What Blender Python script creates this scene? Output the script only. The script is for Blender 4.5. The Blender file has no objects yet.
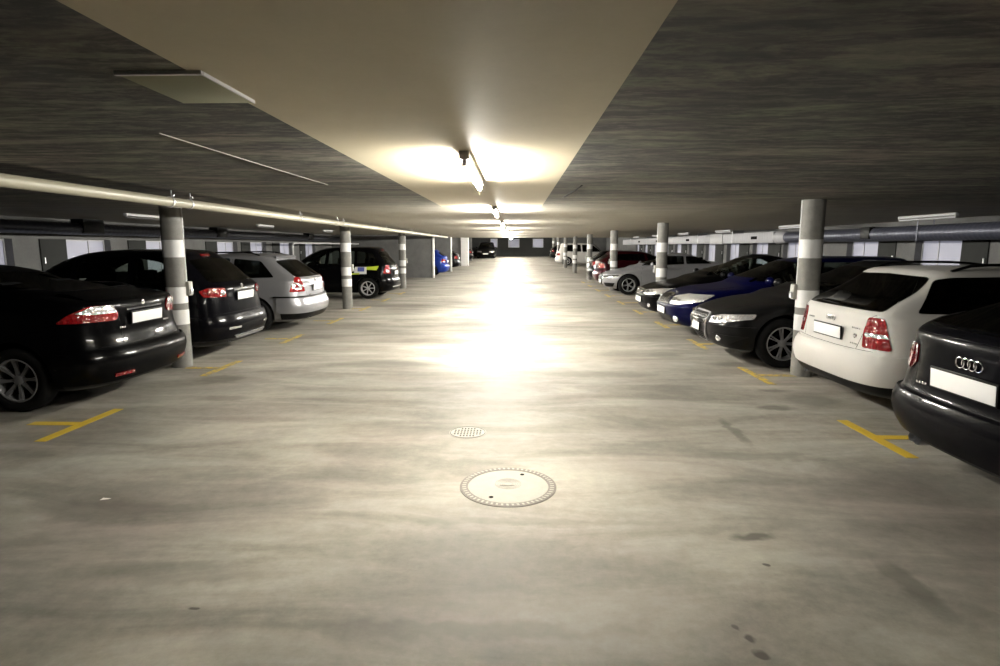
import bpy, bmesh, math, random
from mathutils import Vector, Matrix
from mathutils.bvhtree import BVHTree
random.seed(7)
SC = bpy.context.scene
COL = SC.collection
PI = math.pi

# ------------------------------------------------------------ camera, world, exposure
cd = bpy.data.cameras.new('camera'); cam = bpy.data.objects.new('camera', cd); COL.objects.link(cam)
cd.sensor_width = 36.0; cd.lens = 36.0*580/1000; cd.clip_start = .05; cd.clip_end = 300
cam.location = (0, 0, 1.65); cam.rotation_euler = (math.radians(90-8.531), 0, math.radians(1.514))
SC.camera = cam
W = bpy.data.worlds.new('world'); SC.world = W; W.use_nodes = True
W.node_tree.nodes['Background'].inputs[0].default_value = (.5, .55, .7, 1)
W.node_tree.nodes['Background'].inputs[1].default_value = .004
SC.view_settings.view_transform = 'Standard'; SC.view_settings.look = 'None'
SC.view_settings.gamma = 1; SC.view_settings.use_curve_mapping = False
SC.view_settings.exposure = 4.3
TUBE = 92.0          # radiance of a burning fluorescent tube
SC.cycles.max_bounces = 8; SC.cycles.diffuse_bounces = 4; SC.cycles.transparent_max_bounces = 16
SC.cycles.caustics_reflective = False; SC.cycles.caustics_refractive = False
SC.cycles.use_denoising = True
SC.cycles.sample_clamp_indirect = 6.0

# ------------------------------------------------------------ the place: heights along the aisle
def zf(y): return 0.0 if y < 40 else (y-40)/21*.5
HC = 2.215
def zc(y): return HC+zf(y)
XL, XR, Y0, Y1 = -9.6, 9.0, -6.0, 63.5

# ------------------------------------------------------------ materials
def mat(name, col, rough=.5, metal=0., coat=0., emit=None, estr=0., spec=.5):
    m = bpy.data.materials.new(name); m.use_nodes = True
    b = m.node_tree.nodes['Principled BSDF']
    b.inputs['Base Color'].default_value = (*col, 1); b.inputs['Roughness'].default_value = rough
    b.inputs['Metallic'].default_value = metal; b.inputs['Coat Weight'].default_value = coat
    b.inputs['Coat Roughness'].default_value = .04
    b.inputs['Specular IOR Level'].default_value = spec
    if emit: b.inputs['Emission Color'].default_value = (*emit, 1); b.inputs['Emission Strength'].default_value = estr
    return m
def nd(m, t, **kw):
    n = m.node_tree.nodes.new(t)
    for k, v in kw.items():
        if k in n.inputs.keys() if isinstance(k, str) else False: n.inputs[k].default_value = v
        else: setattr(n, k, v)
    return n
def lk(m, a, b): m.node_tree.links.new(a, b)
def coords(m, scale):
    tc = nd(m, 'ShaderNodeTexCoord'); mp = nd(m, 'ShaderNodeMapping'); mp.inputs['Scale'].default_value = scale
    lk(m, tc.outputs['Object'], mp.inputs['Vector']); return mp.outputs['Vector']
def noise(m, vec, scale, detail=6, rough=.6, dist=0.):
    n = nd(m, 'ShaderNodeTexNoise'); n.inputs['Scale'].default_value = scale; n.inputs['Detail'].default_value = detail
    n.inputs['Roughness'].default_value = rough; n.inputs['Distortion'].default_value = dist
    lk(m, vec, n.inputs['Vector']); return n.outputs['Fac']
def ramp(m, fac, stops):
    r = nd(m, 'ShaderNodeValToRGB'); e = r.color_ramp.elements
    while len(e) < len(stops): e.new(.5)
    for i, (p, c) in enumerate(stops):
        e[i].position = p; e[i].color = (*c, 1) if len(c) == 3 else c
    lk(m, fac, r.inputs['Fac']); return r.outputs['Color']
def mixc(m, fac, a, b, mode='MIX'):
    n = nd(m, 'ShaderNodeMix'); n.data_type = 'RGBA'; n.blend_type = mode
    for s, v in ((n.inputs[0], fac), (n.inputs[6], a), (n.inputs[7], b)):
        if isinstance(v, (int, float)): s.default_value = v
        elif isinstance(v, tuple): s.default_value = (*v, 1)
        else: lk(m, v, s)
    return n.outputs[2]
def bump(m, fac, strength, dist=.01):
    n = nd(m, 'ShaderNodeBump'); n.inputs['Strength'].default_value = strength; n.inputs['Distance'].default_value = dist
    lk(m, fac, n.inputs['Height']); lk(m, n.outputs['Normal'], m.node_tree.nodes['Principled BSDF'].inputs['Normal'])
def bsdf(m): return m.node_tree.nodes['Principled BSDF']

def floor_material():
    m = mat('floor_concrete', (.5, .47, .4), .5, spec=.6)
    v = coords(m, (.42, 1.5, 1)); v2 = coords(m, (1, 1, 1))
    streak = noise(m, v, 1.3, 8, .62, .6); fine = noise(m, v2, 9, 10, .78); big = noise(m, v2, .45, 4, .5)
    c = ramp(m, streak, [(.38, (.11, .099, .084)), (.5, (.215, .199, .173)), (.62, (.34, .318, .284))])
    c = mixc(m, .4, c, ramp(m, fine, [(.3, (.105, .097, .085)), (.7, (.38, .357, .32))]))
    c = mixc(m, .75, c, mixc(m, 1.0, c, ramp(m, big, [(.35, (.62, .58, .56)), (.5, (.95, .97, .93)), (.65, (1.2, 1.15, 1.12))]), 'MULTIPLY'))
    # oil stains and worn patches, each with its own place and outline
    tc = nd(m, 'ShaderNodeTexCoord')
    wob = nd(m, 'ShaderNodeTexNoise'); wob.inputs['Scale'].default_value = 7; lk(m, tc.outputs['Object'], wob.inputs['Vector'])
    sub = nd(m, 'ShaderNodeVectorMath', operation='SUBTRACT'); lk(m, wob.outputs['Color'], sub.inputs[0]); sub.inputs[1].default_value = (.5, .5, .5)
    sc = nd(m, 'ShaderNodeVectorMath', operation='SCALE'); lk(m, sub.outputs[0], sc.inputs[0]); sc.inputs[3].default_value = .16
    add = nd(m, 'ShaderNodeVectorMath', operation='ADD'); lk(m, tc.outputs['Object'], add.inputs[0]); lk(m, sc.outputs[0], add.inputs[1])
    for (x, y, rx, ry, d) in STAINS:
        s1 = nd(m, 'ShaderNodeVectorMath', operation='SUBTRACT'); lk(m, add.outputs[0], s1.inputs[0]); s1.inputs[1].default_value = (x, y, 0)
        s2 = nd(m, 'ShaderNodeVectorMath', operation='MULTIPLY'); lk(m, s1.outputs[0], s2.inputs[0]); s2.inputs[1].default_value = (1/rx, 1/ry, 0)
        ln = nd(m, 'ShaderNodeVectorMath', operation='LENGTH'); lk(m, s2.outputs[0], ln.inputs[0])
        mr = nd(m, 'ShaderNodeMapRange'); mr.inputs['From Min'].default_value = .6; mr.inputs['From Max'].default_value = 1.15
        mr.inputs['To Min'].default_value = d; mr.inputs['To Max'].default_value = 0; lk(m, ln.outputs['Value'], mr.inputs['Value'])
        c = mixc(m, mr.outputs[0], c, (.035, .03, .023))
    lk(m, c, bsdf(m).inputs['Base Color'])
    rr = nd(m, 'ShaderNodeMapRange'); rr.inputs['To Min'].default_value = .52; rr.inputs['To Max'].default_value = .82
    lk(m, fine, rr.inputs['Value']); lk(m, rr.outputs[0], bsdf(m).inputs['Roughness'])
    bump(m, fine, .25, .004)
    return m
STAINS = [(1.36, 3.14, .12, .055, .75), (2.68, 5.87, .2, .09, .6), (3.0, 6.6, .2, .07, .5), (1.0, 2.26, .03, .03, .9), (1.0, 2.18, .03, .025, .9), (.97, 2.33, .02, .02, .8), (1.32, 2.86, .02, .02, .9),
          (-1.47, 2.4, .03, .02, .9), (1.9, 4.45, .5, .10, .3), (1.95, 2.7, .09, .22, .5), (-2.6, 3.4, .6, .16, .3), (-1.7, 2.7, .5, .12, .3), (1.2, 7.4, .8, .2, .35), (1.98, 5.1, .05, .4, .5),
          (-3.2, 6.1, .3, .12, .35), (-1.8, 8.0, .8, .3, .4), (2.3, 8.8, .3, .3, .35), (3.2, 8.1, .45, .18, .6), (3.2, 6.2, .35, .3, .5), (3.3, 10.3, .3, .5, .5), (-3.7, 7.0, .3, .25, .5), (.05, 3.3, .9, .06, .25), (-.3, 2.3, .9, .07, .3)]

def ceiling_material():
    m = mat('ceiling_concrete', (.2, .19, .16), .7)
    v = coords(m, (.3, 1.5, 1)); v2 = coords(m, (.9, 2.6, 1)); v3 = coords(m, (1, 1, 1))
    s = noise(m, v, 2.2, 10, .72, .9); f = noise(m, v2, 7, 9, .75, .3); tint = noise(m, v3, 1.7, 3)
    c = ramp(m, s, [(.43, (.005, .005, .004)), (.485, (.026, .024, .018)), (.53, (.085, .078, .058)), (.59, (.18, .167, .13))])
    c = mixc(m, .38, c, ramp(m, f, [(.43, (.008, .008, .006)), (.5, (.055, .051, .040)), (.57, (.20, .187, .148))]))
    c = mixc(m, .35, c, mixc(m, 1.0, c, ramp(m, tint, [(.35, (.75, 1.05, .7)), (.5, (1, .95, .9)), (.65, (1.2, .8, .95))]), 'MULTIPLY'))
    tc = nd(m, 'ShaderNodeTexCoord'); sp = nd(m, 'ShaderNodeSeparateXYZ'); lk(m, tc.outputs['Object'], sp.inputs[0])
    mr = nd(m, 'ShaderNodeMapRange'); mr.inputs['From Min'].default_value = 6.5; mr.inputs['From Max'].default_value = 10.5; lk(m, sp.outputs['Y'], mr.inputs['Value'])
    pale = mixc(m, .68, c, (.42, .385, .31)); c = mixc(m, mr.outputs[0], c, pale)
    lk(m, c, bsdf(m).inputs['Base Color']); bump(m, f, .3, .006)
    return m
def plain_concrete(name, a, b, scale=3, sc3=(1, 1, 1), rough=.8):
    m = mat(name, a, rough); v = coords(m, sc3)
    n = noise(m, v, scale, 9, .65); n2 = noise(m, v, scale*9, 4, .6)
    c = ramp(m, n, [(.3, a), (.7, b)]); c = mixc(m, .3, c, ramp(m, n2, [(.3, a), (.7, b)]))
    lk(m, c, bsdf(m).inputs['Base Color']); bump(m, n2, .15, .003)
    return m
def worn_yellow(name, keep):
    m = mat(name, (.5, .33, .02), .6); v = coords(m, (1, 1, 1)); n = noise(m, v, 9, 8, .7)
    f = ramp(m, n, [(keep-.06, (1, 1, 1)), (keep+.06, (0, 0, 0))])
    c = mixc(m, f, (.19, .175, .14), (.50, .34, .02)); lk(m, c, bsdf(m).inputs['Base Color']); return m

M = {}
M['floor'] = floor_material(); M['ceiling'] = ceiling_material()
M['stripe'] = plain_concrete('ceiling_paint', (.50, .44, .31), (.55, .485, .35), 5, (1, 1, 1), .6)
M['wall'] = plain_concrete('wall_concrete', (.10, .10, .098), (.16, .16, .158), 2.2)
M['wall_dark'] = plain_concrete('wall_dark_paint', (.012, .013, .012), (.02, .021, .02), 2)
M['panel_dark'] = plain_concrete('hatch_grey', (.014, .015, .014), (.022, .024, .022), 3)
M['pillar'] = plain_concrete('pillar_concrete', (.13, .128, .118), (.21, .205, .19), 8)
M['band'] = plain_concrete('pillar_white_paint', (.55, .55, .545), (.66, .66, .655), 6, rough=.6)
M['white_wall'] = plain_concrete('white_wall_paint', (.6, .59, .585), (.7, .69, .68), 4)
M['yellow'] = worn_yellow('yellow_paint', .68); M['yellow_worn'] = worn_yellow('yellow_paint_worn', .52)
M['pipe'] = mat('pipe_cream', (.30, .28, .215), .38); M['pipe_white'] = mat('pipe_white', (.5, .5, .5), .4)
M['metal'] = mat('zinc_metal', (.55, .56, .58), .35, .8); M['duct'] = mat('duct_dark', (.08, .085, .115), .38, .4)
M['lag'] = plain_concrete('duct_lagging', (.30, .30, .32), (.46, .46, .49), 2.2, (.4, 9, 1), .5)
M['fix'] = mat('fixture_white', (.45, .45, .46), .45); M['fix_end'] = mat('fixture_end', (.22, .21, .20), .5)
M['tube'] = mat('tube_burning', (1, 1, 1), .5, emit=(1, .96, .865), estr=TUBE)
M['tube_dim'] = mat('tube_burning_weaker', (1, 1, 1), .5, emit=(1, .96, .865), estr=TUBE*.40)
M['tube_off'] = mat('tube_unlit', (.5, .5, .53), .3)
M['frost'] = mat('frosted_pane', (.34, .34, .40), .5, emit=(.62, .63, .78), estr=.013)
M['frost_far'] = M['frost']
M['iron'] = plain_concrete('cast_iron', (.09, .08, .07), (.17, .15, .13), 30, rough=.6)
M['lidfill'] = plain_concrete('manhole_fill', (.27, .255, .225), (.33, .315, .275), 10, rough=.6)
M['black'] = mat('dark_hole', (.004, .004, .004), .9, spec=.1); M['paper'] = mat('paper', (.75, .73, .68), .8)
M['trimw'] = mat('grey_joint', (.2, .19, .17), .7); M['board'] = mat('pale_board', (.22, .22, .13), .5)
M['boxgrey'] = mat('socket_grey', (.3, .295, .26), .5)
# car materials
M['rubber'] = mat('tyre_rubber', (.004, .004, .004), .8, spec=.2); M['plastic'] = mat('black_plastic', (.003, .003, .0032), .4, spec=.2)
M['interior'] = mat('cabin_dark', (.0025, .0025, .0025), .8, spec=.1); M['seat'] = mat('seat_fabric', (.005, .005, .0055), .9, spec=.1)
M['chrome'] = mat('chrome', (.8, .8, .82), .12, 1.0); M['alloy'] = mat('alloy_silver', (.62, .62, .64), .35, .5)
M['alloy_dark'] = mat('alloy_grey', (.25, .25, .255), .38, .5)
M['plate'] = mat('plate_white', (.8, .8, .8), .35); M['mirror'] = mat('mirror_glass', (.6, .6, .62), .05, 1.0)
M['red'] = mat('tail_red', (.20, .004, .006), .1, coat=1.0); M['reddark'] = mat('tail_smoked', (.09, .003, .005), .1, coat=1.0)
M['lampclear'] = mat('lamp_clear', (.82, .82, .84), .14, .75, coat=1.0); M['amber'] = mat('lamp_amber', (.6, .2, .03), .15, coat=1.0)
for k in ('lampclear', 'red'):
    m = M[k]; vo = nd(m, 'ShaderNodeTexVoronoi'); vo.inputs['Scale'].default_value = 26; lk(m, coords(m, (1, 1, 1)), vo.inputs['Vector'])
    bump(m, vo.outputs['Distance'], .6, .02)
M['hiviz'] = mat('sticker_yellow', (.55, .68, .05), .4); M['sticker_blue'] = mat('sticker_blue', (.1, .12, .4), .4); M['sticker_white'] = mat('sticker_white', (.75, .75, .75), .4)
def glass_material(name, tint):
    m = bpy.data.materials.new(name); m.use_nodes = True; nt = m.node_tree; nt.nodes.clear()
    o = nt.nodes.new('ShaderNodeOutputMaterial'); t = nt.nodes.new('ShaderNodeBsdfTransparent'); g = nt.nodes.new('ShaderNodeBsdfGlossy')
    t.inputs[0].default_value = (*tint, 1); g.inputs['Roughness'].default_value = .03; g.inputs[0].default_value = (.7, .7, .7, 1)
    fr = nt.nodes.new('ShaderNodeFresnel'); fr.inputs[0].default_value = 1.5; mx = nt.nodes.new('ShaderNodeMixShader')
    nt.links.new(fr.outputs[0], mx.inputs[0]); nt.links.new(t.outputs[0], mx.inputs[1]); nt.links.new(g.outputs[0], mx.inputs[2])
    nt.links.new(mx.outputs[0], o.inputs[0]); return m
M['glass'] = glass_material('car_glass', (.62, .68, .64)); M['glass_dark'] = glass_material('car_glass_tinted', (.16, .18, .17))

# ------------------------------------------------------------ object helpers
def link(name, me, parent=None, loc=None):
    o = bpy.data.objects.new(name, me); COL.objects.link(o)
    if parent is not None: o.parent = parent
    if loc is not None: o.location = loc
    return o
def bobj(name, bm, mats, parent=None, loc=None, smooth=35):
    if not isinstance(mats, (list, tuple)): mats = [mats]
    bmesh.ops.recalc_face_normals(bm, faces=bm.faces[:])
    if smooth:
        for f in bm.faces: f.smooth = True
        a = math.radians(smooth)
        for e in bm.edges:
            if len(e.link_faces) == 2 and e.calc_face_angle(0) > a: e.smooth = False
    me = bpy.data.meshes.new(name); bm.to_mesh(me); bm.free()
    for m in mats: me.materials.append(m)
    return link(name, me, parent, loc)
def tag(o, label=None, cat=None, group=None, kind=None):
    if label: o['label'] = label
    if cat: o['category'] = cat
    if group: o['group'] = group
    if kind: o['kind'] = kind
    return o
def empty(name, loc, label, cat, group=None, rz=0.):
    o = link(name, None, None, loc); o.rotation_euler.z = rz; o.empty_display_size = .1
    return tag(o, label, cat, group)
def copy_tree(o, parent=None):
    c = o.copy(); COL.objects.link(c)
    if parent is not None: c.parent = parent
    for ch in [x for x in bpy.data.objects if x.parent == o]: copy_tree(ch, c)
    return c
def box(bm, x0, x1, y0, y1, z0, z1, mi=0, bev=0.):
    r = bmesh.ops.create_cube(bm, size=1); vs = r['verts']
    for v in vs: v.co = Vector(((x0+x1)/2+v.co.x*(x1-x0), (y0+y1)/2+v.co.y*(y1-y0), (z0+z1)/2+v.co.z*(z1-z0)))
    fs = set(f for v in vs for f in v.link_faces)
    for f in fs: f.material_index = mi
    if bev:
        es = list(set(e for v in vs for e in v.link_edges)); bmesh.ops.bevel(bm, geom=es, offset=bev, segments=2, affect='EDGES', profile=.5)
def tube(bm, pts, r, n=12, mi=0, closed_ends=True):
    pts = [Vector(p) for p in pts]; rings = []
    for i, p in enumerate(pts):
        d = (pts[min(i+1, len(pts)-1)]-pts[max(i-1, 0)]).normalized()
        a = d.cross(Vector((0, 0, 1)));
        if a.length < .01: a = d.cross(Vector((1, 0, 0)))
        a.normalize(); b = d.cross(a)
        rr = r[i] if isinstance(r, (list, tuple)) else r
        rings.append([bm.verts.new(p+a*rr*math.cos(2*PI*k/n)+b*rr*math.sin(2*PI*k/n)) for k in range(n)])
    for i in range(len(rings)-1):
        for k in range(n):
            f = bm.faces.new((rings[i][k], rings[i][(k+1) % n], rings[i+1][(k+1) % n], rings[i+1][k])); f.material_index = mi
    if closed_ends:
        for rg in (rings[0], rings[-1]): bm.faces.new(rg).material_index = mi
def lathe(bm, prof, n=32, axis='Z', mi=0, center=(0, 0, 0), closed=False):
    c = Vector(center); rings = []
    for (r, h) in prof:
        ring = []
        for k in range(n):
            a = 2*PI*k/n
            p = Vector((r*math.cos(a), r*math.sin(a), h)) if axis == 'Z' else Vector((r*math.cos(a), h, r*math.sin(a)))
            ring.append(bm.verts.new(c+p))
        rings.append(ring)
    m_ = len(rings)
    for i in range(m_ if closed else m_-1):
        A, B = rings[i], rings[(i+1) % m_]
        for k in range(n): bm.faces.new((A[k], A[(k+1) % n], B[(k+1) % n], B[k])).material_index = mi
    if not closed:
        if prof[0][0] > 1e-4: bm.faces.new(rings[0]).material_index = mi
        if prof[-1][0] > 1e-4: bm.faces.new(rings[-1]).material_index = mi
def torus(bm, c, R, r, nrm='X', n=24, k=8, mi=0):
    rings = []
    for i in range(n):
        a = 2*PI*i/n; ring = []
        for j in range(k):
            b = 2*PI*j/k; q = (R+r*math.cos(b)); h = r*math.sin(b)
            p = (h, q*math.cos(a), q*math.sin(a)) if nrm == 'X' else ((q*math.cos(a), h, q*math.sin(a)) if nrm == 'Y' else (q*math.cos(a), q*math.sin(a), h))
            ring.append(bm.verts.new(Vector(c)+Vector(p)))
        rings.append(ring)
    for i in range(n):
        for j in range(k): bm.faces.new((rings[i][j], rings[(i+1) % n][j], rings[(i+1) % n][(j+1) % k], rings[i][(j+1) % k])).material_index = mi

# ------------------------------------------------------------ the room
YS = [Y0, 8.6, 20, 30, 40, 50, 61, Y1]
bm = bmesh.new()
def sheet(bm, xs, ys, zfun, dz, mfun=None):
    for i in range(len(xs)-1):
        for j in range(len(ys)-1):
            x0, x1, y0, y1 = xs[i], xs[i+1], ys[j], ys[j+1]
            vs = [bm.verts.new((x, y, zfun(y)+d)) for d in (0, dz) for (x, y) in ((x0, y0), (x1, y0), (x1, y1), (x0, y1))]
            mi = mfun(x0, y0) if mfun else 0
            for q in ((0, 1, 2, 3), (7, 6, 5, 4), (0, 4, 5, 1), (1, 5, 6, 2), (2, 6, 7, 3), (3, 7, 4, 0)):
                bm.faces.new([vs[k] for k in q]).material_index = mi
sheet(bm, [XL-.3, XR+.3], YS, zf, -.2)
tag(bobj('floor', bm, M['floor'], smooth=0), kind='structure')
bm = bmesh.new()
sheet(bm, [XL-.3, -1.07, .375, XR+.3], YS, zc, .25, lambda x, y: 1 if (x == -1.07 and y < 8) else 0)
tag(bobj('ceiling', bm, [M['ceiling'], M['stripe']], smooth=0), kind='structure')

WIN_R = [9.33, 12.05, 14.77, 18.55, 21.1, 23.8, 26.6, 29.3, 32.0, 34.7, 37.4, 40.1, 42.8]
WIN_L = [9.55, 12.27, 14.97, 18.6, 20.95, 23.6, 26.5]
WZ0, WZ1 = .95, 1.79
def side_wall(name, x, wins, sgn, ylist_end, wlen=1.4):
    # wall with square openings; sgn=+1 wall face looks to -x (right wall)
    bm = bmesh.new(); th = .3
    xa, xb = (x, x+th) if sgn > 0 else (x-th, x)
    cur = Y0
    for w in wins:
        box(bm, xa, xb, cur, w, -.1, HC+.7); box(bm, xa, xb, w, w+wlen, -.1, WZ0+zf(w)); box(bm, xa, xb, w, w+wlen, WZ1+zf(w), HC+.7); cur = w+wlen
    box(bm, xa, xb, cur, ylist_end, -.1, HC+.9)
    return tag(bobj(name, bm, M['wall'], smooth=0), kind='structure')
side_wall('wall_right', XR, WIN_R, 1, Y1+.3); side_wall('wall_left', XL, WIN_L, -1, Y1+.3)
bm = bmesh.new(); box(bm, XL-.3, XR+.3, Y0-.3, Y0, -.1, HC+.2); tag(bobj('wall_back', bm, M['wall'], smooth=0), kind='structure')
# far wall, three square openings
bm = bmesh.new(); FW = [(-2.7, -1.95), (-.78, .42), (1.85, 3.0)]; cur = XL-.3; z0, z1 = zf(Y1)+.93, zf(Y1)+1.86
for a, b in FW:
    box(bm, cur, a, Y1, Y1+.3, .2, 3.1); box(bm, a, b, Y1, Y1+.3, .2, z0); box(bm, a, b, Y1, Y1+.3, z1, 3.1); cur = b
box(bm, cur, XR+.3, Y1, Y1+.3, .2, 3.1)
tag(bobj('wall_front', bm, M['wall_dark'], smooth=0), kind='structure')
wn = 0
def window_unit(cx, wy, wlen, sgn):
    global wn; wn += 1
    xo = cx+sgn*.17; z = zf(wy)
    fr = bmesh.new(); t = .035
    y0, y1, a, b = wy, wy+wlen, WZ0+z, WZ1+z
    for (p, q, r, s) in ((y0, y1, a, a+t), (y0, y1, b-t, b), (y0, y0+t, a+t, b-t), (y1-t, y1, a+t, b-t), (y0+wlen*.62, y0+wlen*.62+t*.6, a+t, b-t)):
        box(fr, xo-.02, xo+.02, p, q, r, s)
    f = tag(bobj('window_%d' % wn, fr, M['fix'], smooth=0), kind='structure')
    pn = bmesh.new(); box(pn, xo-.004, xo+.004, y0+t, y1-t, a+t, b-t)
    bobj('pane', pn, M['frost'], f, smooth=0)
for w in WIN_R: window_unit(XR, w, 1.4, 1)
for w in WIN_L: window_unit(XL, w, 1.4, -1)
for a, b in FW:
    wn += 1; fr = bmesh.new(); t = .05
    for (p, q, r, s) in ((a, b, z0, z0+t), (a, b, z1-t, z1), (a, a+t, z0+t, z1-t), (b-t, b, z0+t, z1-t)): box(fr, p, q, Y1+.1, Y1+.14, r, s)
    f = tag(bobj('window_%d' % wn, fr, M['fix'], smooth=0), kind='structure')
    pn = bmesh.new(); box(pn, a+t, b-t, Y1+.115, Y1+.125, z0+t, z1-t); bobj('pane', pn, M['frost'], f, smooth=0)
# dark hatches beside the panes on both side walls
def hatch(x, y, wl, sgn, label):
    z = zf(y); bm = bmesh.new(); xa = x-sgn*.03
    box(bm, min(x, xa), max(x, xa), y-wl, y-.01, WZ0-.25+z, WZ1+z, 0, .006)
    o = bobj('wall_hatch', bm, M['panel_dark']); tag(o, label, 'hatch', 'dark hatches beside the windows')
    h = bmesh.new(); xb = x-sgn*.055
    box(h, min(xa, xb), max(xa, xb), y-wl+.05, y-wl+.07, 1.3+z, 1.42+z); bobj('handle', h, M['metal'], o)
ORD = ['first', 'second', 'third', 'fourth', 'fifth', 'sixth', 'seventh', 'eighth', 'ninth', 'tenth', 'eleventh', 'twelfth', 'thirteenth']
for i, w in enumerate(WIN_R[1:]): hatch(XR, w, .68 if i < 2 else 1.0, 1, 'dark grey wall hatch under the lagged duct, %s one counted along the right wall' % ORD[i])
for i, w in enumerate(WIN_L[1:]): hatch(XL, w, .7, -1, 'dark grey wall hatch behind the left row of cars, %s one along that wall' % ORD[i])
# partition walls on the left, white end pier
def wallbox(name, x0, x1, y0, y1, m):
    bm = bmesh.new(); box(bm, x0, x1, y0, y1, zf(y0)-.1, zc(y1)+.1); return tag(bobj(name, bm, m, smooth=0), kind='structure')
wallbox('wall_partition_1', XL, -4.33, 30.4, 30.58, M['wall']); wallbox('wall_partition_2', XL, -4.2, 37.6, 37.78, M['wall'])
wallbox('wall_partition_3', XL, -4.2, 45.1, 45.3, M['wall']); wallbox('wall_partition_4', XL, -4.0, 53.5, 53.7, M['wall'])
wallbox('wall_pier', -4.2, -3.62, 45.0, 45.45, M['white_wall'])
wallbox('wall_far_side', 3.8, XR, 58.5, 58.7, M['wall'])
for i, (x, y) in enumerate([(-4.33, 30.4), (-4.2, 37.6)]):
    bm = bmesh.new(); box(bm, x, x+.09, y-.03, y+.21, 0, zc(y), 0, .008); tag(bobj('trim_%d' % (i+1), bm, M['white_wall']), kind='structure')

# ------------------------------------------------------------ pillars
def pillar(x, y, r, label, boxside, detail=True):
    z = zf(y); H = HC
    root = empty('pillar', (x, y, z), label, 'pillar', 'round concrete pillars with white bands')
    bm = bmesh.new(); lathe(bm, [(r, -.03), (r, H+.03)], 40); bobj('shaft', bm, M['pillar'], root)
    for a, b in ((1.50, 1.73), (.88, 1.10), (.59, .79)):
        bm = bmesh.new(); lathe(bm, [(r, a), (r+.0025, a+.002), (r+.0025, b-.002), (r, b)], 40); bobj('painted_band', bm, M['band'], root)
    if detail:
        s = boxside; a = math.radians(20)
        px, py = s*(r+.02)*math.cos(a), (r+.02)*math.sin(a)
        bm = bmesh.new(); box(bm, px-.035, px+.035, py-.05, py+.05, .98, 1.17, 0, .01); bx_ = bobj('socket_box', bm, M['boxgrey'], root)
        bm = bmesh.new(); box(bm, px+s*.035, px+s*.05, py-.03, py+.03, 1.0, 1.07, 0, .005); bobj('socket_cover', bm, M['metal'], bx_)
        bm = bmesh.new(); tube(bm, [(px-s*.02, py, 1.17), (px-s*.015, py, H)], .009, 8); bobj('conduit', bm, M['pipe_white'], root)
    return root
R = .130
PR = [(3.70, 7.44), (3.66, 14.7), (3.66, 21.85), (3.66, 29.0), (3.66, 36.1), (3.66, 43.0), (3.66, 50.0), (3.66, 56.5)]
PRL = ['striped round pillar between the dark grey saloon and the white estate', 'striped round pillar behind the bonnet of the black car with chrome lights',
       'striped round pillar just past the silver saloon nose', 'striped round pillar beyond the small red-lit car, fourth of its row', 'browner round pillar, fifth of the right row',
       'slim striped pillar in front of the pale van, sixth of its row', 'far pillar by the tailgate of the pale van', 'farthest round pillar of the right row']
for (x, y), l in zip(PR, PRL): pillar(x, y, R, l, -1, y < 30)
PL = [(-4.62, 7.79), (-4.47, 15.3), (-4.42, 22.75)]
PLL = ['striped round pillar standing between the black saloon and the dark hatchback', 'striped round pillar between the silver estate and the car with stickers', 'striped round pillar behind the stickered black car']
for (x, y), l in zip(PL, PLL): pillar(x, y, R, l, 1)

# ------------------------------------------------------------ lamps over the aisle
def lamp(x, y, L, lit, label, group):
    root = empty('strip_light', (x, y, zc(y)-(.022 if y > 38 else .002)), label, 'strip light', group)
    root.rotation_euler.x = math.atan2(.5, 21) if y > 40 else 0
    b = bmesh.new(); box(b, -.03, .03, -L/2, L/2, -.045, 0, 0, .006); bobj('housing', b, M['fix'], root)
    for s in (-1, 1):
        b = bmesh.new(); box(b, -.032, .032, min(s*L/2, s*(L/2+.035)), max(s*L/2, s*(L/2+.02)), -.05, 0, 0, .004); box(b, -.016, .016, min(s*L/2, s*(L/2+.012)), max(s*L/2, s*(L/2+.012)), -.09, -.045, 0, .004); bobj('end_cap', b, M['fix_end'] if lit else M['fix'], root)
    b = bmesh.new(); tube(b, [(0, -L/2, -.072), (0, L/2, -.072)], .016, 14); bobj('tube', b, M['tube_dim' if y < 5 else 'tube'] if lit else M['tube_off'], root)
for i in range(12):
    y = (4.25 if i else 4.36)+4.95*i
    lamp(-.31, y, 1.5, True, ['burning strip light over the manhole, closest to the camera', 'burning strip light, second along the aisle ceiling', 'burning strip light, third along the aisle ceiling'][i] if i < 3 else 'burning strip light, %s along the aisle ceiling' % ORD[i], 'burning strip lights along the aisle')
for i, y in enumerate([11.0, 16.2, 21.5, 25.6, 30.6, 35.6]):
    lamp(7.5 if i < 3 else 7.25, y, 1.45, False, 'unlit strip light above the right row of cars, %s from the camera' % ORD[i], 'unlit strip lights beside the ducts')
for i, y in enumerate([10.55, 15.75, 21.0]):
    lamp(-6.75, y, .95, False, 'unlit strip light above the left row of cars, %s from the camera' % ORD[i], 'unlit strip lights beside the ducts')

# ------------------------------------------------------------ pipes and ducts
root = empty('ceiling_pipe', (-3.55, 0, 2.10), 'long cream pipe under the ceiling over the left row of cars', 'pipe')
bm = bmesh.new(); tube(bm, [(0, -4, 0), (0, 30.4, 0)], .048, 20); bobj('pipe_run', bm, M['pipe'], root)
bm = bmesh.new(); tube(bm, [(-.085, -4, -.02), (-.085, 30.4, -.02)], .017, 10); bobj('conduit', bm, M['pipe'], root)
for y in [1.2, 6.0, 6.35, 9.6, 11.6, 12.0, 16, 19.8, 20.1, 24, 28]:
    bm = bmesh.new(); lathe(bm, [(.049, -.014), (.055, -.014), (.055, .014), (.049, .014)], 20, 'Y', 0, (0, y, 0), True)
    tube(bm, [(.02, y, .05), (.02, y, .117)], .006, 8); box(bm, .03, .05, y-.008, y+.008, .055, .075); bobj('pipe_clamp', bm, M['metal'], root)
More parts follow.
